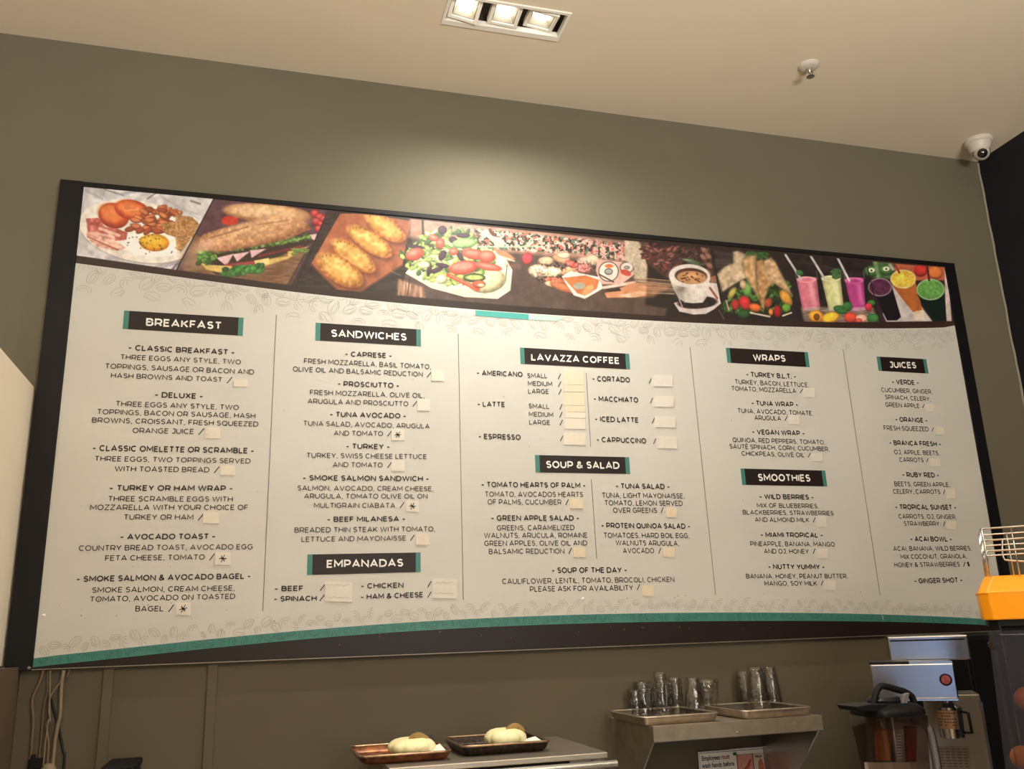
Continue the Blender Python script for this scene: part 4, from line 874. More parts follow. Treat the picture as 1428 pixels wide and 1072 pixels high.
# torn teal piece just under the pictures
mb = MB(); P_ = [PY(*q, D) for q in ((663, 432.5), (737, 438), (737, 446), (663, 440))]; mb.prism([(p.x, p.z) for p in P_], 'y', D-.0009, D-.0004)
mb.build('teal_patch', mat('light_teal_print', (70, 158, 152), .5), board, label='short bright teal patch below the pictures')
mb = MB(); P_ = [PY(*q, D) for q in ((737, 438.4), (790, 441.8), (776, 448), (737, 445.5))]; mb.prism([(p.x, p.z) for p in P_], 'y', D-.0008, D-.0004)
mb.build('teal_patch', mat('pale_teal_print', (168, 196, 186), .5), board, label='faded teal patch')
# dirt specks
mb = MB(); zt_ = lambda x: ztt(x)
for _ in range(150):
    u = random.uniform(60, 1340); v = random.choice((random.uniform(820, 900), random.uniform(480, 880), random.uniform(830, 895))); p = PY(u, v, D)
    if p.x < IX0+.01 or p.x > IX1-.01 or p.z < ztb(p.x)-.03: continue
    s_ = random.uniform(.0005, .0016); n = 6; pts = [(p.x+s_*math.cos(k*math.pi/3)*random.uniform(.6, 1.3), D-.0005, p.z+s_*math.sin(k*math.pi/3)*random.uniform(.6, 1.6)) for k in range(n)]
    mb.add(pts, [tuple(range(n))])
mb.build('dirt_specks', m_dirt, board, kind='stuff')
for u, v in ((813, 834.8), (61, 858)):
    p = PY(u, v, D); MB().lathe([(.0001, -.003), (.002, -.0026), (.0036, -.001), (.004, .0)], (p.x, D, p.z), 12, axis=(0, 1, 0)).build('screw_cap', m_bantext, board, smooth=True, label='small white screw cap')
for (u, v, l) in ((1230, 858, .012),):
    p = PY(u, v, D); mb = MB(); stroke(mb, [(p.x, p.z), (p.x+.001, p.z-l)], .0012, lambda x, z: (x, D-.0012, z)); mb.build('scratch', m_bantext, board)

# ------------------------------------------------------------------ cables at the lower left
def px_path(pts, y, o=(20, 920, 7.05)): return [PY(o[0]+a/o[2], o[1]+b/o[2], y) for a, b in pts]
def smoothpath(P_, n=5):
    out = []
    for i in range(len(P_)-1):
        p0, p1, p2, p3 = P_[max(i-1, 0)], P_[i], P_[i+1], P_[min(i+2, len(P_)-1)]
        for k in range(n):
            t = k/n; out.append(.5*((2*p1)+(p2-p0)*t+(2*p0-5*p1+4*p2-p3)*t*t+(3*p1-p0-3*p2+p3)*t**3))
    return out+[P_[-1]]
def down(P_, z): q = P_[-1]; return P_+[Vector((q.x, q.y, (q.z+z)/2)), Vector((q.x, q.y, z))]
def cable(pts, y, r, m, label, ztop=None):
    P_ = px_path(pts, y); P_[0].z = min(P_[0].z, BZ0-.004); q = down(P_, WT+.006)
    o = MB().tube(smoothpath(q), r, 8).build('cable', m, smooth=2)
    return tag(o, label, 'cable')
cable([(285, 100), (250, 215), (200, 320), (175, 400), (178, 500), (186, 600), (172, 800), (158, 980)], DW-.014, .0034, m_cable2, 'thick brown cable hanging leftmost below the menu board corner')
cable([(350, 100), (350, 250), (345, 380), (348, 500), (345, 570), (312, 640), (325, 740), (330, 950)], DW-.012, .0022, m_cable, 'thin taupe cable hanging straight down the middle of the bunch')
cable([(325, 105), (325, 300), (295, 440), (275, 620), (262, 800), (245, 960)], DW-.008, .0026, m_cable2, 'dim brown cable behind the others, second from the left')
cable([(487, 100), (465, 230), (455, 400), (450, 540), (425, 650), (400, 800), (380, 1000)], DW-.016, .0042, m_cable, 'thickest light taupe cable, rightmost of the hanging bunch')
cable([(362, 380), (385, 480), (420, 600), (450, 740), (480, 900), (490, 1020)], DW-.006, .0028, m_cablek, 'black cable running diagonally behind the taupe cables')
cable([(475, 185), (420, 260), (370, 330), (345, 400), (342, 520), (352, 610), (318, 700)], DW-.021, .0016, m_cable, 'thin cable crossing diagonally between two taupe cables')
o = MB().tube(smoothpath(px_path([(543, 98), (530, 130), (518, 168)], DW-.010)), .0017, 6).build('cable_tie', m_cable, smooth=2); tag(o, 'short loose cable end under the board beside the thick taupe cable', 'cable')
p0, p1 = PY(41.5, 1058, DW-.03), PY(58, 1072, DW-.03)
t = thing('power_plug', 'black square power plug at the bottom of the hanging cables', 'plug', (p0.x, DW-.03, p0.z))
MB().box(p0.x, DW-.045, p0.z-.05, p1.x, DW-.017, p0.z).build('plug_body', m_rubber, t, bevel=.002)
MB().lathe([(.005, 0), (.0045, .006), (.0035, .009)], ((p0.x+p1.x)/2-.006, DW-.03, p0.z), 12).build('strain_relief', m_rubber, t, smooth=True)
p = PY(68, 1069, DW-.03)
o = MB().lathe([(.0001, .012), (.011, .009), (.016, 0), (.015, -.02), (.012, -.05), (.0001, -.05)], (p.x, DW-.03, p.z-.004), 16).build('taped_cable_bundle', m_cable, smooth=True); tag(o, 'taped taupe bundle where the cables meet at the lower left', 'cable bundle')

# small black machine barely showing
p0 = PY(142, 1069.5, 2.1); p1 = PY(187, 1068, 2.1)
t = thing('grinder', 'black machine top just peeking in at the lower left edge', 'coffee grinder', ((p0.x+p1.x)/2, 2.16, WT))
MB().box(p0.x, 2.10, WT, p1.x, 2.24, p0.z-.016).build('body', m_plastic, t, bevel=.006)
MB().box(p0.x-.002, 2.097, p0.z-.015, p1.x+.002, 2.243, p0.z).build('top_lid', m_rubber, t, bevel=.004)

# ------------------------------------------------------------------ oven / toaster top with pans and pumpkins
OZ = EYE-.1105*D
fr = PZ(847.7, 1048.3, OZ); fl = PZ(540.5, 1069.5, OZ); bk = PZ(766, 1025.5, OZ)
ox0, ox1, oy0, oy1 = fl.x, fr.x, fr.y, DW-.03
t = thing('pizza_oven', 'stainless steel countertop oven with bar handle carrying two pans', 'oven', ((ox0+ox1)/2, (oy0+oy1)/2, WT))
MB().box(ox0, oy0+.03, WT+.02, ox1-.012, oy1, OZ-.012).build('body', m_steel_dull, t, bevel=.003)
MB().box(ox0, oy0, OZ-.012, ox1, oy1, OZ).build('top_plate', m_steel_dull, t, bevel=.002)
MB().box(ox0, oy0+.012, OZ-.032, ox1-.085, oy0+.029, OZ-.0125).build('shade_strip', m_rubber, t, label='black strip standing for the shade under the top plate')  # black block imitates the shaded recess below the plate
MB().box(ox1-.085, oy0+.008, OZ-.034, ox1-.004, oy0+.0295, OZ-.0125).build('corner_bracket', m_steel, t, bevel=.002)
MB().box(ox0, oy0+.006, WT+.03, ox1-.012, oy0+.0295, OZ-.036).build('door', m_steel, t, bevel=.003)
hp = PY(860, 1062, oy0-.035)
MB().tube([(ox0-.01, oy0-.035, hp.z-.003), (hp.x, oy0-.035, hp.z-.003)], .0075, 14).build('handle', m_steel, t, smooth=True)
for x in (ox0+.03, ox1-.03):
    MB().box(x-.008, oy0-.036, hp.z-.008, x+.008, oy0+.008, hp.z+.002).build('handle_bracket', m_steel, t, bevel=.001)
for x in (ox0+.03, ox1-.05):
    for y in (oy0+.06, oy1-.04): MB().lathe([(.014, 0), (.016, .02)], (x, y, WT), 12).build('foot', m_rubber, t)

def rrect(x0, y0, x1, y1, r, n=4):
    out = []
    for cx, cy, a0 in ((x1-r, y1-r, 0), (x0+r, y1-r, 90), (x0+r, y0+r, 180), (x1-r, y0+r, 270)):
        for k in range(n+1):
            a = math.radians(a0+90*k/n); out.append((cx+r*math.cos(a), cy+r*math.sin(a)))
    return out
def pan(t, cx, cy, z, w_, d_, h_, tp, mo, mi_, mr, th=.0012):
    """open baking pan: outer shell, inner liner, rolled rim"""
    def ring(e, zz, r): return [(x, y, zz) for x, y in rrect(cx-w_/2+e, cy-d_/2+e, cx+w_/2-e, cy+d_/2-e, r)]
    def shell(lst):
        n = len(lst[0]); mb = MB(); vs = sum(lst, []); fs = []
        for i in range(len(lst)-1):
            for k in range(n): fs.append((i*n+k, i*n+(k+1) % n, (i+1)*n+(k+1) % n, (i+1)*n+k))
        return mb, vs, fs, n
    mb, vs, fs, n = shell([ring(tp, z, .012), ring(tp*.4, z+h_*.35, .014), ring(0, z+h_, .016)]); fs.append(tuple(range(n-1, -1, -1))); mb.add(vs, fs); mb.build('pan_body', mo, t, smooth=True)
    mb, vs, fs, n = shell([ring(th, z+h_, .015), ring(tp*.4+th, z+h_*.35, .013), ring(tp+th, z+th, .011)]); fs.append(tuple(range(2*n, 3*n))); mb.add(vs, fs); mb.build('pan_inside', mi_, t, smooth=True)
    MB().tube([Vector(p) for p in ring(0, z+h_, .016)], .0026, 8, closed=True).build('rolled_rim', mr, t, smooth=2)
def pumpkin(cx, cy, z, rx, ry, h_, label, ribs=9, stem=(0, 0), lean=0):
    t = thing('pumpkin', label, 'pumpkin', (cx, cy, z))
    n = 72; prof = []
    for k in range(13):
        a = math.pi*k/12; prof.append((math.sin(a), -math.cos(a)))
    mb = MB(); vs = []; fs = []
    for i, (r, zz) in enumerate(prof):
        dim = .30*math.exp(-((r/.35)**2)) if zz > 0 else 0
        for k in range(n):
            a = 2*math.pi*k/n; q = max(r, .02)*(1-.10*(1-abs(math.sin(ribs*a/2)))**2*r**.3-0)
            q *= .96+.04*math.sin(3*a+1)
            vs.append((cx+rx*q*math.cos(a)+lean*(zz+1)*.5*rx, cy+ry*q*math.sin(a), z+h_/2*(zz+1)-dim*h_*.5+.0005))
    for i in range(12):
        for k in range(n): fs.append((i*n+k, i*n+(k+1) % n, (i+1)*n+(k+1) % n, (i+1)*n+k))
    fs += [tuple(range(n-1, -1, -1)), tuple(range(12*n, 13*n))]
    mb.add(vs, fs).build('pumpkin_body', m_pumpkin, t, smooth=2)
    sx, sz = cx+stem[0], z+h_*.86
    P_ = [Vector((sx-.014, cy, sz-.003)), Vector((sx-.004, cy-.004, sz+.003)), Vector((sx+.008, cy-.006, sz+.003)), Vector((sx+.022, cy-.010, sz-.004*stem[1]))]
    MB().tube(smoothpath(P_, 4), [.007+.003*math.sin(i/12*3.1) for i in range(13)], 7).build('stem', m_stem, t, smooth=2, label='dry brown stem')
def pan_px(name, label, rim, bl, depth, mo, mi_, mr):
    # rim front-left/right px; bl = bottom-left px on the oven top
    zb = OZ+.0005; b = PZ(*bl, zb); y0 = b.y-.004
    A_, B_ = PY(*rim[0], y0), PY(*rim[1], y0); h_ = (A_.z+B_.z)/2-zb; w_ = B_.x-A_.x; cx = (A_.x+B_.x)/2
    t = thing(name, label, 'pan', (cx, y0+depth/2, zb)); pan(t, cx, y0+depth/2, zb, w_, depth, h_, .012, mo, mi_, mr)
    return cx, y0+depth/2, zb+.0013, w_, h_, y0
cx1, cy1, z1_, w1, h1, y01 = pan_px('baking_pan', 'brown scorched baking pan at the left end of the oven top', ((501, 1054.5), (630, 1048)), (514, 1067), .20, m_rust, m_rust, m_panrim)
cx2, cy2, z2_, w2, h2, y02 = pan_px('baking_pan', 'black speckled baking pan at the right on the oven top', ((644.5, 1040), (768, 1034)), (652, 1055), .20, m_blackpan, m_blackpan, m_panrim)
# pumpkins
def pk(pxl, pxr, top, y, z, **k):
    A_, B_, T_ = PY(pxl, 1045, y), PY(pxr, 1040, y), PY((pxl+pxr)/2, top, y)
    return (A_.x+B_.x)/2, (B_.x-A_.x)/2, T_.z-z
c_, r_, hh = pk(539, 608, 1030, y01+.075, z1_); pumpkin(c_, y01+.078, z1_, r_*1.02, .058, hh*1.14, 'white ribbed pumpkin with brown stem in the brown baking pan', ribs=9, stem=(.012, 1))
c_, r_, hh = pk(675, 735, 1017, y02+.075, z2_); pumpkin(c_, y02+.078, z2_, r_*1.0, .055, hh*1.14, 'smooth round white pumpkin with curled stem in the black pan', ribs=7, stem=(.02, 2))
for (px, y0_, zz, lab, lean) in ((611, y01, z1_, 'white folded paper beside the pumpkin in the brown pan', 1), (746, y02, z2_, 'white folded paper beside the pumpkin in the black pan', 0)):
    A_ = PY(px-13, 1045 if lean else 1034, y0_+.035); B_ = PY(px+9, 1041 if lean else 1030, y0_+.05)
    top = max(A_.z, zz+.012)
    mb = MB(); mb.add([(A_.x, y0_+.03, zz+.010), (B_.x-.002, y0_+.03, zz+.016), (B_.x-.002, y0_+.09, zz+.022), (A_.x, y0_+.09, zz+.014), (A_.x, y0_+.03, zz+.0005), (B_.x-.002, y0_+.03, zz+.0005), (B_.x-.002, y0_+.09, zz+.0005), (A_.x, y0_+.09, zz+.0005)],
                     [(0, 1, 2, 3), (4, 5, 6, 7), (0, 1, 5, 4), (1, 2, 6, 5), (2, 3, 7, 6), (3, 0, 4, 7)])
    o = mb.build('folded_paper', m_paper, bevel=.001); tag(o, lab, 'paper')
    mb = MB(); mb.box(A_.x-.002, y0_+.155, zz+.0005, B_.x-.004, y0_+.158, zz+.036); o = mb.build('dark_card', m_slate); tag(o, 'dark card standing behind the paper in the %s pan' % ('brown' if lean else 'black'), 'card')

# ------------------------------------------------------------------ steel wall shelf with trays and glasses
SZ = EYE-.0950*DW
a = PY(851.6, 999, DW); f0 = PZ(904.7, 1012.5, SZ); f1 = PZ(1148.5, 997.5, SZ)
sx0, sx1, sy = (a.x+f0.x)/2, f1.x, (f0.y+f1.y)/2
lip = (PY(905.9, 1035.2, sy).z); fh = SZ-lip
t = thing('wall_shelf', 'galvanised steel wall shelf with slanted side brackets holding two trays', 'shelf', ((sx0+sx1)/2, DW, SZ))
MB().box(sx0, sy, SZ-.0025, sx1, DW, SZ).build('shelf_board', m_galv, t)
MB().box(sx0, sy-.002, SZ-fh, sx1, sy, SZ+.0005).build('front_lip', m_galv, t, bevel=.0007)
MB().box(sx0-.001, sy-.003, SZ-fh-.001, sx1+.001, sy-.0005, SZ-fh+.0005).build('lip_edge', m_steel, t, label='bright bottom edge')
zb_ = SZ-.30
for i, x in enumerate((sx0, sx1-.012)):
    x_ = x if i == 0 else x
    g = MB().prism([(sy+.002, SZ-.003), (sy+.002, SZ-fh*.9), (DW, zb_), (DW, SZ-.003)], 'x', x_, x_+.0018).build('side_bracket', m_galv if i == 0 else m_steel, t)
    MB().tube([(x_+.001, sy+.002, SZ-fh), (x_+.001, DW-.002, zb_)], .0018, 6).build('bracket_edge', m_steel, t)
for u, v in ((896, 1021.5), (1107, 1008), (1028, 1021)):
    if u > 900: p = PY(u, v, sy-.002); MB().lathe([(.0001, -.002), (.0025, -.001), (.003, .001)], p, 8, axis=(0, 1, 0)).build('rivet', m_steel, t)
# pans on shelf
def shelf_pan(label, fl_, fr_, b_, depth, mo):
    zb = SZ+.0008; bb = PZ(*b_, zb); y0 = max(bb.y-.006, sy+.001-.012); A_, B_ = PY(*fl_, y0), PY(*fr_, y0); h_ = (A_.z+B_.z)/2-zb; w_ = B_.x-A_.x
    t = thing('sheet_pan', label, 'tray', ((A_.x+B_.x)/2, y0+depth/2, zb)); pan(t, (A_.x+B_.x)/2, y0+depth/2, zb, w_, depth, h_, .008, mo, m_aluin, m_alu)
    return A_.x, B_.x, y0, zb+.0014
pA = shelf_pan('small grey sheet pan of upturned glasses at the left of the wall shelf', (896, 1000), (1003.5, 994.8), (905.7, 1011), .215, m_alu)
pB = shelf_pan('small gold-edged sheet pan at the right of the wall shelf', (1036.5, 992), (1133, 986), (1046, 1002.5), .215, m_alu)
def tumbler_mesh(r_top, r_base, h_, up):
    """tumbler with thick base, standing rim-down unless up"""
    th = .0022; n = 12
    prof = [(.0001, 0), (r_base, 0), (r_base+.15*(r_top-r_base), h_*.12), (r_base+.75*(r_top-r_base), h_*.6), (r_top, h_*.92), (r_top, h_), (r_top-th, h_), (r_top-th, h_*.9), (r_base+.7*(r_top-r_base)-th, h_*.55), (r_base-th, h_*.12), (.0001, h_*.10)]
    if not up: prof = [(r, h_-z) for r, z in prof]
    return prof
def glass(label, pxc, pyb, wpx, hpx, y, zb, up=False, ratio=.74, n=28, group='tumblers on the wall shelf'):
    P_ = PY(pxc, pyb, y); s_ = 1/F_PX*((P_-Vector((0, 0, EYE))).dot(FW)); r_ = wpx*s_/2; h_ = hpx*s_
    t = thing('glass_tumbler', label, 'glass', (P_.x, y, zb), group)
    mb = MB().lathe(tumbler_mesh(r_, r_*ratio, h_, up), (P_.x, y, zb), n, flute=(n/2, .012)); mb.build('glass_wall', m_glass, t, smooth=2)
    q = [(.0001, h_-.003), (r_*ratio-.003, h_-.003), (r_*ratio-.003, h_-.010), (.0001, h_-.011)] if not up else [(.0001, .003), (r_*ratio-.003, .003), (r_*ratio-.003, .010), (.0001, .011)]
    MB().lathe(q, (P_.x, y, zb), 20).build('glass_base', m_glass, t, smooth=True)
yA = pA[2]; zA = pA[3]
def G(label, u0, u1, vt, vb, up=False, zoff=0, ratio=.88, pan_=None):
    # find depth where a base at the pan floor lands on pixel row vb
    z_ = (pan_ or pA)[3]+zoff
    p = PZ((u0+u1)/2, vb, z_); y = min(max(p.y, (pan_ or pA)[2]+.03), DW-.035)
    glass(label, (u0+u1)/2, vb, (u1-u0), vb-vt, y, z_, up, ratio)
    return y
G('short clear tumbler at the far left of the grey pan', 875, 898, 961, 996)
G('clear tumbler second from left, behind the far left one', 896, 915, 958, 995)
G('tallest sparkling upturned tumbler in the middle of the left pan', 913.5, 935, 939.5, 998)
G('upturned tumbler right of the tall sparkling one', 933, 955, 946, 995)
G('upturned tumbler widening downward at the front right of the left pan', 955, 985, 947, 997, ratio=.62)
G('small low glass at the right rim of the left pan', 980, 996, 973, 993.5)
yb_ = G('ribbed tumbler at the back left, dim behind the front row', 883, 911, 940, 985)
glass('glass standing upright at the back between the two pans', 987.5, 976, 33, 43, DW-.06, SZ+.028 if 0 else pA[3]+.0, True, .7)
G('dim upturned tumbler in the back row of the left pan', 916, 940, 936, 979)
G('large upturned tumbler at the front of the right pan', 1043, 1076, 932.5, 990.5, ratio=.66, pan_=pB)
G('upturned tumbler at right in the right pan, behind the front one', 1064, 1092, 928, 982, ratio=.62, pan_=pB)
G('dim upturned tumbler at the left back of the right pan', 1027, 1052, 930, 980, ratio=.8, pan_=pB)

va, vb, vc = PY(1071, 1050, DW-.006).x, PY(1080, 1050, DW-.006).x, PY(1091, 1050, DW-.006).x
q = MB(); q.box(va, DW-.009, zb_, vb-.002, DW-.0035, SZ-.004); q.box(vb-.002, DW-.006, zb_, vb+.002, DW-.0035, SZ-.004); q.box(vb+.002, DW-.009, zb_, vc, DW-.0035, SZ-.004)
struct('trim_4', q, m_wall)
# ------------------------------------------------------------------ hand washing sign
y = DW-.004
P_ = [PY(*q, y) for q in ((972.5, 1049.5), (1075, 1038))]
sx_0, sx_1, szt = P_[0].x, P_[1].x, (P_[0].z+P_[1].z)/2; szb = szt-.15
t = thing('handwash_sign', 'framed hand washing notice on the wall under the steel shelf', 'sign', ((sx_0+sx_1)/2, y, szb))
MB().box(sx_0, DW-.004, szb, sx_1, DW-.0005, szt).build('sign_plate', m_paper, t)
q = MB(); q.tube([(sx_0, DW-.005, szb), (sx_0, DW-.005, szt), (sx_1, DW-.005, szt), (sx_1, DW-.005, szb)], .0022, 6, closed=True); q.build('sign_frame', m_chrome, t)
q = MB(); q.tube([(sx_0+.005, DW-.0045, szb+.005), (sx_0+.005, DW-.0045, szt-.005), (sx_1-.005, DW-.0045, szt-.005), (sx_1-.005, DW-.0045, szb+.005)], .0007, 4, closed=True); q.build('inner_border', m_ink, t)
fs_ = .0165
def word(s_, x, z, m, size=fs_, fit=None):
    cu = bpy.data.curves.new('lettering', 'FONT'); cu.body = s_; cu.size = size; cu.offset = .0004
    o = bpy.data.objects.new('tmp', cu); C.objects.link(o); dg = bpy.context.evaluated_depsgraph_get(); me = bpy.data.meshes.new_from_object(o.evaluated_get(dg)); C.objects.unlink(o); bpy.data.objects.remove(o)
    if fit: k_ = fit/max(v.co.x for v in me.vertices); me.transform(Matrix.Diagonal((k_, 1, 1, 1)))
    me.transform(Matrix.Translation((x, DW-.0046, z)) @ Matrix.Rotation(math.pi/2, 4, 'X')); me.name = 'lettering'; me.materials.clear(); me.materials.append(m)
    wd = max((v.co.x for v in me.vertices), default=x)-x
    o = bpy.data.objects.new('lettering', me); C.objects.link(o); o.parent = t; o.matrix_parent_inverse = Matrix.Translation(-t.location); return wd
x_ = PY(978, 1056, y).x; xe = PY(1017, 1053, y).x; xe2 = PY(1023.5, 1062, y).x; zt_ = szt-.0235; em = (xe-x_)*.66
word('Employees', x_, zt_, m_ink, fit=em); word('must', x_+em+.004, zt_, m_red, fit=xe-x_-em-.004)
word('wash hands before', x_, zt_-.018, m_ink, fit=xe2-x_); word('returning to work', x_, zt_-.036, m_ink, fit=(xe2-x_)*.97)
pL = PY(1027, 1050, y).x; pM = PY(1049, 1048, y).x; pR = PY(1069, 1045, y).x; zt2 = szt-.016
q = MB()
for xa, xb in ((pL, pM), (pM, pR)):
    q.tube([(xa, DW-.0048, szb+.03), (xa, DW-.0048, zt2), (xb, DW-.0048, zt2), (xb, DW-.0048, szb+.03)], .0016, 4, closed=True)
q.build('picture_border', m_red, t, label='red picture borders')
for xa, xb, m in ((pL, pM, m_pink), (pM, pR, m_stick2)): MB().box(xa+.001, DW-.0045, szb+.031, xb-.001, DW-.0042, zt2-.001).build('picture', m, t, label='printed picture panel')
q = MB(); xm = (pL+pM)/2; zz = zt2-.03
q.add([(xm-.012, DW-.0049, zz-.02), (xm+.014, DW-.0049, zz+.018), (xm+.017, DW-.0049, zz+.010), (xm+.002, DW-.0049, zz-.028)], [(0, 1, 2, 3)])
q.build('hand_picture', m_skin, t)
q = MB(); stroke(q, [(xm-.013, zz-.012), (xm+.002, zz-.002), (xm+.017, zz+.016)], .003, lambda x, z: (x, DW-.0052, z)); q.build('water_stream', m_red, t)
q = MB(); xm = (pM+pR)/2; n = 14
q.add([(xm+.009*math.cos(2*math.pi*k/n), DW-.0049, zz-.008+.026*math.sin(2*math.pi*k/n)) for k in range(n)], [tuple(range(n))]); q.build('hand_picture', m_skin, t)
word('VIRUS', pM+.006, zt2-.010, m_ink, .008); word('wet', pL+.004, zt2-.010, m_ink, .007) if 0 else None
p = PY(1024.5, 1051, y); MB().box(p.x-.005, DW-.0056, p.z-.003, p.x+.005, DW-.0049, p.z+.004).build('tape', m_green, t, label='scrap of green tape')

# ------------------------------------------------------------------ coffee brewer
JB = math.radians(36); XF = Matrix.Rotation(-JB, 4, 'Z')
def QB(u, v, y):
    d = ray(u, v); e_ = Vector((math.sin(JB), math.cos(JB), 0)); a_ = Vector((math.cos(JB), -math.sin(JB), 0)); d = d*(y/d.dot(e_))
    return Vector((d.dot(a_), y, d.z+EYE))
yu, yl, ybk = 2.47, 2.35, 2.64
def R_(tl, br, y): a_, b_ = QB(*tl, y), QB(*br, y); return a_.x, b_.z, b_.x, a_.z
ux0, uz0, ux1, uz1 = R_((1237.5, 888), (1354.5, 919.3), yu)
lx0, lz0, lx1, lz1 = R_((1213, 926.5), (1337.5, 974), yl)
t = thing('coffee_brewer', 'tall stainless coffee brewer with stepped steel boxes and a hanging brew basket', 'coffee machine', ((ux0+ux1)/2, 2.5, WT))
MB().box(ux0, yu, uz0, ux1, ybk, uz1).build('upper_box', m_brewsteel, t, bevel=.003)
p0, p1 = QB(1241, 893, yu-.001), QB(1346, 894, yu-.001)
MB().box(p0.x, yu-.0012, p0.z-.0028, p1.x, yu+.001, p0.z+.0008).build('vent_slot', m_rubber, t, label='black slot')
MB().box(lx0, yl, lz0, lx1, yu+.05, lz1).build('lower_box', m_brewsteel, t, bevel=.003)
MB().box(lx0-.001, yl+.004, lz1-.0005, lx0+.085, yu-.002, lz1+.005).build('top_hinge', m_plastic, t, label='black hinge strip')
MB().box(lx0+.086, yl+.002, lz1-.0005, lx1-.002, yu-.002, lz1+.004).build('top_flap', m_brewsteel, t)
MB().box(lx0+.002, yl-.002, lz0-.004, lx1-.002, yl+.006, lz0).build('bright_rim', m_chrome, t)
# column and lower tower
cx0, cz0 = QB(1308, 1040, 2.51).x, WT+.02; cx1 = QB(1378, 1040, 2.51).x
tz = QB(1360, 978, 2.51).z
MB().box(lx0+.03, 2.51, WT+.02, cx1, ybk, lz0-.002).build('column', m_steel_dull, t, bevel=.003)
MB().box(cx1-.004, 2.498, WT+.02, cx1+.002, 2.52, tz).build('column_edge', m_chrome, t)
MB().box(lx0, 2.31, WT, cx1+.01, ybk, WT+.02).build('base_plate', m_brewsteel, t, bevel=.003)
p0, p1 = QB(1306, 1040, 2.509), QB(1356, 1072, 2.509)
lb = MB().box(p0.x, 2.5085, p1.z-.04, p1.x, 2.51, p0.z).build('instruction_label', mat('grey_label', (140, 126, 120), .5), t, label='grey instruction label')
q = MB()
for k in range(9):
    zz = p0.z-.006-k*.0065
    for j in range(5):
        xa = p0.x+.004+j*.013; stroke(q, [(xa, zz), (xa+random.uniform(.006, .011), zz)], .0016, lambda x, z: (x, 2.5079, z))
q.build('label_print', m_ink2, lb)
# button
p = QB(1319, 947.6, yl-.002); ax = (0, 1, 0)
MB().lathe([(.0001, -.003), (.012, -.003), (.0135, -.001), (.0135, .002)], (p.x, yl, p.z), 24, axis=ax).build('button_ring', m_plastic, t, smooth=True)
MB().lathe([(.0001, -.0042), (.0095, -.004), (.0105, -.002)], (p.x, yl, p.z), 24, axis=ax).build('button', mat('red_button', (176, 84, 84), .35, noise=.4, nscale=150), t, smooth=True, label='round red button')
# basket
p0, p1 = QB(1303, 990, 2.40), QB(1348, 1026, 2.40); bcx = (p0.x+p1.x)/2; br = (p1.x-p0.x)/2; bzt = QB(1325, 987, 2.40-br).z; bzb = QB(1325, 1030, 2.40-br).z
bk_ = MB().lathe([(.0001, bzb), (br*.86, bzb), (br*.9, bzb+.004), (br*.98, bzt-.004), (br, bzt), (br*.5, bzt+.008), (.012, bzt+.010), (.012, lz0-.001), (.0001, lz0-.001)], (bcx, 2.40, 0), 32).build('brew_basket', m_brewsteel, t, smooth=True)
q = MB(); n = 10; hgt = (bzt-bzb)*.6
for i in range(n):
    a0, a1 = math.radians(-150+9*i), math.radians(-150+9*(i+1)); r2 = br*.985+.001
    q.add([(bcx+r2*math.cos(a0), 2.40+r2*math.sin(a0), bzt-.006), (bcx+r2*math.cos(a1), 2.40+r2*math.sin(a1), bzt-.006), (bcx+r2*math.cos(a1), 2.40+r2*math.sin(a1), bzt-.006-hgt), (bcx+r2*math.cos(a0), 2.40+r2*math.sin(a0), bzt-.006-hgt)], [(0, 1, 2, 3)])
pl = q.build('basket_plate', m_brass, t, label='copper toned plate with fine print')
q = MB()
for k in range(5):
    zz = bzt-.010-k*.0065
    for i in range(8):
        if random.random() < .2: continue
        a0 = math.radians(-146+10*i); a1 = a0+math.radians(7); r2 = br*.985+.0018
        q.add([(bcx+r2*math.cos(a0), 2.40+r2*math.sin(a0), zz), (bcx+r2*math.cos(a1), 2.40+r2*math.sin(a1), zz), (bcx+r2*math.cos(a1), 2.40+r2*math.sin(a1), zz-.0022), (bcx+r2*math.cos(a0), 2.40+r2*math.sin(a0), zz-.0022)], [(0, 1, 2, 3)])
q.build('plate_print', m_ink, pl)
MB().tube([(bcx+br*.9, 2.40, bzt-.01), (bcx+br*1.3, 2.38, bzt-.012), (bcx+br*1.35, 2.38, bzb+.012), (bcx+br*.95, 2.40, bzb+.010)], .0035, 8).build('basket_handle', m_plastic, t, smooth=2)
MB().box(lx0+.075, 2.38, lz0-.022, lx0+.105, 2.42, lz0-.0005).build('sensor_block', m_plastic, t, bevel=.002)
brew_right = (XF @ Vector((cx1+.02, ybk, 0))).x
XF = None

# black cabinet filling the space between brewer and juicer
p0, p1 = PY(1343, 885, 2.17), PY(1470, 885, 2.17)
t = thing('black_cabinet', 'plain black upright cabinet behind the brewer and the juicer', 'cabinet', ((p0.x+p1.x)/2, 2.24, WT))
MB().box(p0.x, 2.17, WT, p1.x, DW-.002, BZ0-.008).build('body', m_rubber, t, bevel=.002)
MB().box(p0.x+.01, 2.165, WT+.03, p1.x-.01, 2.1695, BZ0-.02).build('door', m_plastic, t, bevel=.001)

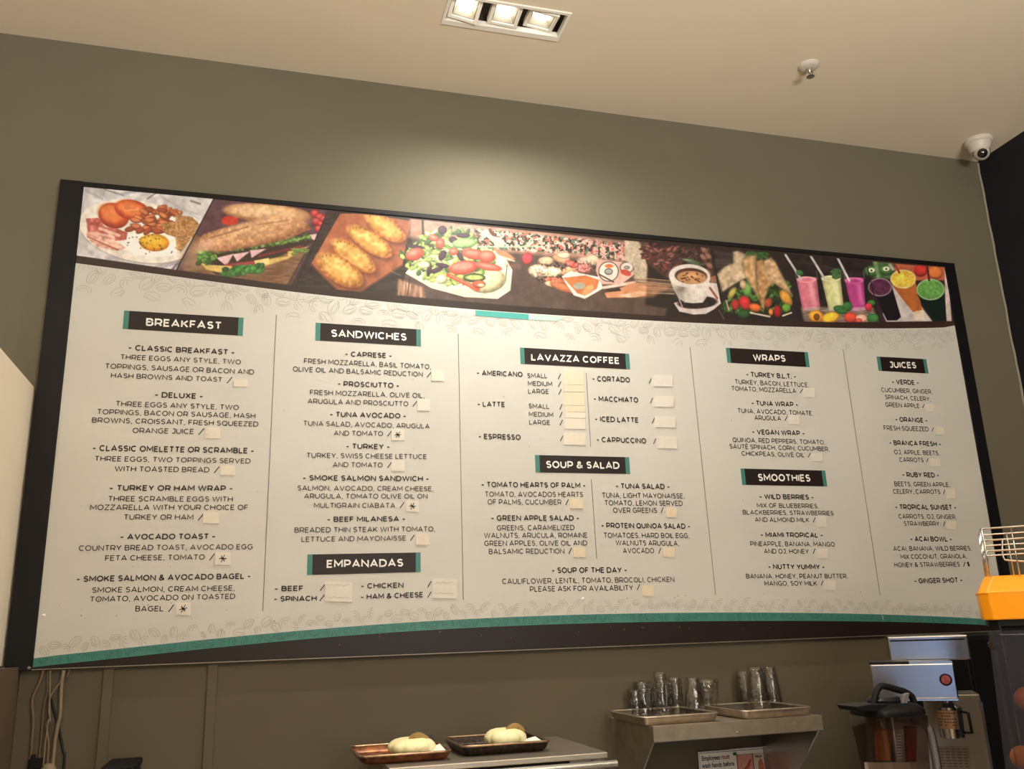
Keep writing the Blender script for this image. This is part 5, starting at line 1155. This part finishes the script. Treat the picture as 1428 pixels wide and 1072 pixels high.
# ------------------------------------------------------------------ blender jar
yj = 1.62
def J(u, v, y=yj): return PY(u, v, y)
A_, B_ = J(1192, 1000), J(1283, 1000); jc = (A_.x+B_.x)/2; jw = (B_.x-A_.x)/2; zt = J(1235, 1003, yj-jw).z
t = thing('blender', 'countertop blender with smoked square jar, black lid and bent grey handle', 'blender', (jc, yj, WT))
zb2 = WT+.20; hj = zt-zb2
ROT = math.radians(-3)
def rr(w_, z, r=.012):
    pts = rrect(-w_, -w_, w_, w_, r); c, s = math.cos(ROT), math.sin(ROT); return [(jc+x*c-y*s, yj+x*s+y*c, z) for x, y in pts]
def loft(rings, cap0=True, cap1=True):
    mb = MB(); n = len(rings[0]); vs = sum(rings, []); fs = []
    for i in range(len(rings)-1):
        for k in range(n): fs.append((i*n+k, i*n+(k+1) % n, (i+1)*n+(k+1) % n, (i+1)*n+k))
    if cap0: fs.append(tuple(range(n-1, -1, -1)))
    if cap1: fs.append(tuple(range((len(rings)-1)*n, len(rings)*n)))
    return mb.add(vs, fs)
W = jw*.70
loft([rr(W*.66, zb2), rr(W*.70, zb2+.02), rr(W, zt-.03), rr(W*1.03, zt)], True, False).build('jar', m_jar, t, smooth=True)
loft([rr(W*1.05, zt-.022), rr(W*1.06, zt-.001)], False, False).build('jar_collar', m_jar, t, smooth=True)
loft([rr(W*1.04, zt, .02), rr(W*1.07, zt+.004, .02), rr(W*1.05, zt+.012, .02), rr(W*.9, zt+.020, .02), rr(W*.7, zt+.024, .02)]).build('lid', m_plastic, t, smooth=True)
MB().lathe([(.034, zt+.02), (.036, zt+.028), (.030, zt+.034), (.0001, zt+.036)], (jc, yj, 0), 24).build('lid_cap', m_plastic, t, smooth=True)
# lid flap at left
P0, P1 = J(1183, 984, yj-.02), J(1215, 985, yj-.03)
MB().prism([(P0.x, P0.z), (P0.x+.006, P0.z-.009), (P1.x+.03, P1.z-.012), (P1.x+.03, P1.z+.004), (P1.x-.01, P1.z+.006)], 'y', yj-.045, yj+.02).build('lid_flap', m_plastic, t, bevel=.002)
# lid handle: arch
H = [J(*q, yj-.01) for q in ((1217, 984), (1221, 968), (1227, 957), (1236, 957), (1250, 961), (1263, 965), (1272, 972), (1276, 985))]
MB().tube(smoothpath(H, 4), .0065, 10).build('lid_handle', m_rubber, t, smooth=2)
L0, L1 = J(1262, 968, yj-.035), J(1255, 995, yj-.035)
MB().prism([(L0.x-.006, L0.z), (L0.x+.008, L0.z+.003), (L1.x+.010, L1.z), (L1.x-.004, L1.z)], 'y', yj-.040, yj-.028).build('latch', m_greyplas, t, bevel=.0015)
# grip at right
Hg = [J(*q, yj-.0) for q in ((1272, 1002), (1280, 1006), (1290, 1011), (1296, 1019), (1299, 1030), (1303, 1050), (1307, 1075), (1309, 1105), (1300, 1135), (1285, 1140))]
MB().tube(smoothpath(Hg, 4), .0075, 12).build('grip', m_greyplas, t, smooth=2)
MB().tube(smoothpath([p+Vector((.009, .006, 0)) for p in Hg[1:9]], 4), .006, 10).build('grip_back', m_rubber, t, smooth=2)
# motor base
loft([rr(.085, WT, .02), rr(.085, WT+.10, .02), rr(.06, WT+.17, .02), rr(.055, WT+.20, .02)]).build('motor_base', m_plastic, t, smooth=True)
# amber and red-brown strips seen in the jar : liquid residue panels on inside walls
def facepanel(name, u0, u1, v0, v1, m, yy):
    a_, b_, c_, d_ = PY(u0, v0, yy), PY(u1, v0, yy), PY(u1-1, v1, yy), PY(u0+2, v1, yy)
    MB().add([a_, b_, c_, d_, a_+Vector((0, .004, 0)), b_+Vector((0, .004, 0)), c_+Vector((0, .004, 0)), d_+Vector((0, .004, 0))], [(0, 1, 2, 3), (4, 5, 6, 7), (0, 1, 5, 4), (1, 2, 6, 5), (2, 3, 7, 6), (3, 0, 4, 7)]).build(name, m, t, label='translucent brown strip in the jar')
yf = yj+.01
facepanel('tinted_strip', 1220, 1243, 1014, 1060, m_amber, yf); facepanel('tinted_strip', 1262, 1279, 1012, 1062, m_amber2, yf)
facepanel('frosted_liner', 1207, 1279, 1063, 1085, mat('frosted_liner', (150, 138, 122), .5), yf+.006)
q = MB()
for k in range(9):
    zz = PY(1246, 1024+k*4, yj-W-.004); stroke(q, [(zz.x, zz.z), (zz.x+.012, zz.z)], .0007, lambda x, z: (x, yj-W*1.02-.012, z))
q.build('measure_marks', m_greyplas, t)

# ------------------------------------------------------------------ juicer with orange cover and wire basket
JA = math.radians(41); XF = Matrix.Rotation(-JA, 4, 'Z')
yo = 2.05
def O(u, v, y=yo):   # point of a pixel ray on a plane across the juicer, in the juicer's own turned frame
    d = ray(u, v); e_ = Vector((math.sin(JA), math.cos(JA), 0)); a_ = Vector((math.cos(JA), -math.sin(JA), 0)); d = d*(y/d.dot(e_))
    return Vector((d.dot(a_), y, d.z+EYE))
bl = O(1367.5, 865); tl = O(1364.5, 820); tt2 = O(1371, 806)
jx0 = bl.x+.004; jx1 = jx0+.30; z0 = bl.z; z1 = O(1366, 826).z; z2 = tt2.z+.004
yd = yo+.20
t = thing('juicer', 'orange juicer with bright orange cover, wire basket on top and clear body', 'juicer', ((jx0+jx1)/2, (yo+yd)/2, WT))
ch = .016
def ringo(e, z): return [(jx0+e+ch, yo+e, z), (jx1-e-ch, yo+e, z), (jx1-e, yo+e+ch, z), (jx1-e, yd-e-ch, z), (jx1-e-ch, yd-e, z), (jx0+e+ch, yd-e, z), (jx0+e, yd-e-ch, z), (jx0+e, yo+e+ch, z)]
loft([ringo(.003, z0), ringo(.0, z1), ringo(.018, z2)]).build('cover', m_orange, t, bevel=.0025)
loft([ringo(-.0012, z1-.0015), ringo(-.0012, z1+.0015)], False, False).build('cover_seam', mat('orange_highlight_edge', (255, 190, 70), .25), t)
loft([ringo(.01, z0-.012), ringo(.01, z0)]).build('cover_base', m_rubber, t)
# wire basket
wz = [O(1370, 736.5).z, O(1371, 753).z, O(1372, 768).z]
wx0 = O(1369, 745).x; wx1 = jx1-.03; wy0, wy1 = yo+.01, yd-.03
for k, zz in enumerate(wz):
    MB().tube([(x, y, zz) for x, y in rrect(wx0, wy0, wx1, wy1, .012)], .0019, 8, closed=True).build('basket_hoop', m_chrome, t, smooth=2)
xs = [wx0+.003+i*.052 for i in range(7)]
for x in xs:
    for y in (wy0+.002, wy1-.002): MB().tube([(x, y, z2-.003), (x, y, wz[0]+.001)], .0015, 6).build('basket_wire', m_chrome, t, smooth=2)
for y in [wy0+.05+i*.055 for i in range(3)]:
    for x in (wx0+.001, wx1-.001): MB().tube([(x, y, z2-.003), (x, y, wz[0])], .0015, 6).build('basket_wire', m_chrome, t, smooth=2)
P_ = [O(*q, yo+.06) for q in ((1398, 752), (1398, 768), (1400, 778), (1406, 781), (1440, 783), (1480, 785))]
MB().tube(smoothpath(P_, 5), .0019, 8).build('basket_guide', m_chrome, t, smooth=2)
# body: clear front shield leaning in, dark back
bx0 = O(1378, 885).x; zb3 = WT
MB().box(bx0+.03, yo+.12, zb3+.04, jx1-.02, yd, z0-.013).build('back_housing', mat('dark_grey_housing', (54, 50, 52), .4, noise=.15, nscale=12), t, bevel=.004)
sh = MB(); a_ = O(1378, 880, yo+.015); b_ = O(1402, 1072, yo+.015)
zc_ = WT+.05; xb = b_.x+(b_.x-a_.x)/(a_.z-b_.z)*(b_.z-zc_)*.3
pts = [(a_.x, a_.z), (jx1-.01, a_.z), (jx1-.01, zc_), (xb, zc_), (b_.x, b_.z)]
sh.prism(pts, 'y', yo+.012, yo+.015); sh.prism([(yo+.016, a_.z), (yo+.12, a_.z), (yo+.12, zc_), (yo+.016, zc_)], 'x', bx0+.01, bx0+.0125)
sh.build('clear_shield', m_acryl, t)
MB().tube([O(1394, 884.5, yo+.008), O(1450, 884, yo+.008)], .0014, 6).build('shield_glint', m_chrome, t)  # chrome rod stands in for a glint line across the shield
MB().lathe([(.0001, -.006), (.007, -.005), (.009, 0)], O(1384, 899, yo+.012), 12, axis=(0, 1, 0)).build('shield_knob', m_jar, t, smooth=True)
MB().box(jx0+.03, yo+.0, WT, jx1, yd, WT+.04).build('drip_base', m_rubber, t, bevel=.004)
for (u, v, r_, lab) in ((1433, 975, .024, 'whole orange inside the clear juicer body, upper one'), (1426, 1056, .022, 'whole orange low inside the juicer body')):
    c = O(u, v, yo+.06)
    tt_ = thing('orange', lab, 'orange', (c.x, c.y, c.z-r_))
    prof = [(max(.0001, r_*math.sin(math.pi*k/12)), -r_*math.cos(math.pi*k/12)) for k in range(13)]
    MB().lathe(prof, c, 24).build('peel', m_orange_in, tt_, smooth=2)
    MB().lathe([(.0001, r_+.001), (.003, r_-.0005)], c, 8).build('stem_scar', m_stem, tt_)
c = O(1412, 1066, yo+.07)
# holder forks under the oranges
for (u, v, r_) in ((1433, 975, .024), (1426, 1056, .022)):
    c = O(u, v, yo+.06); MB().box(c.x-.02, yo+.035, c.z-r_-.010, c.x+.05, yo+.119, c.z-r_-.004).build('fruit_rest', m_jar, t)
XF = None
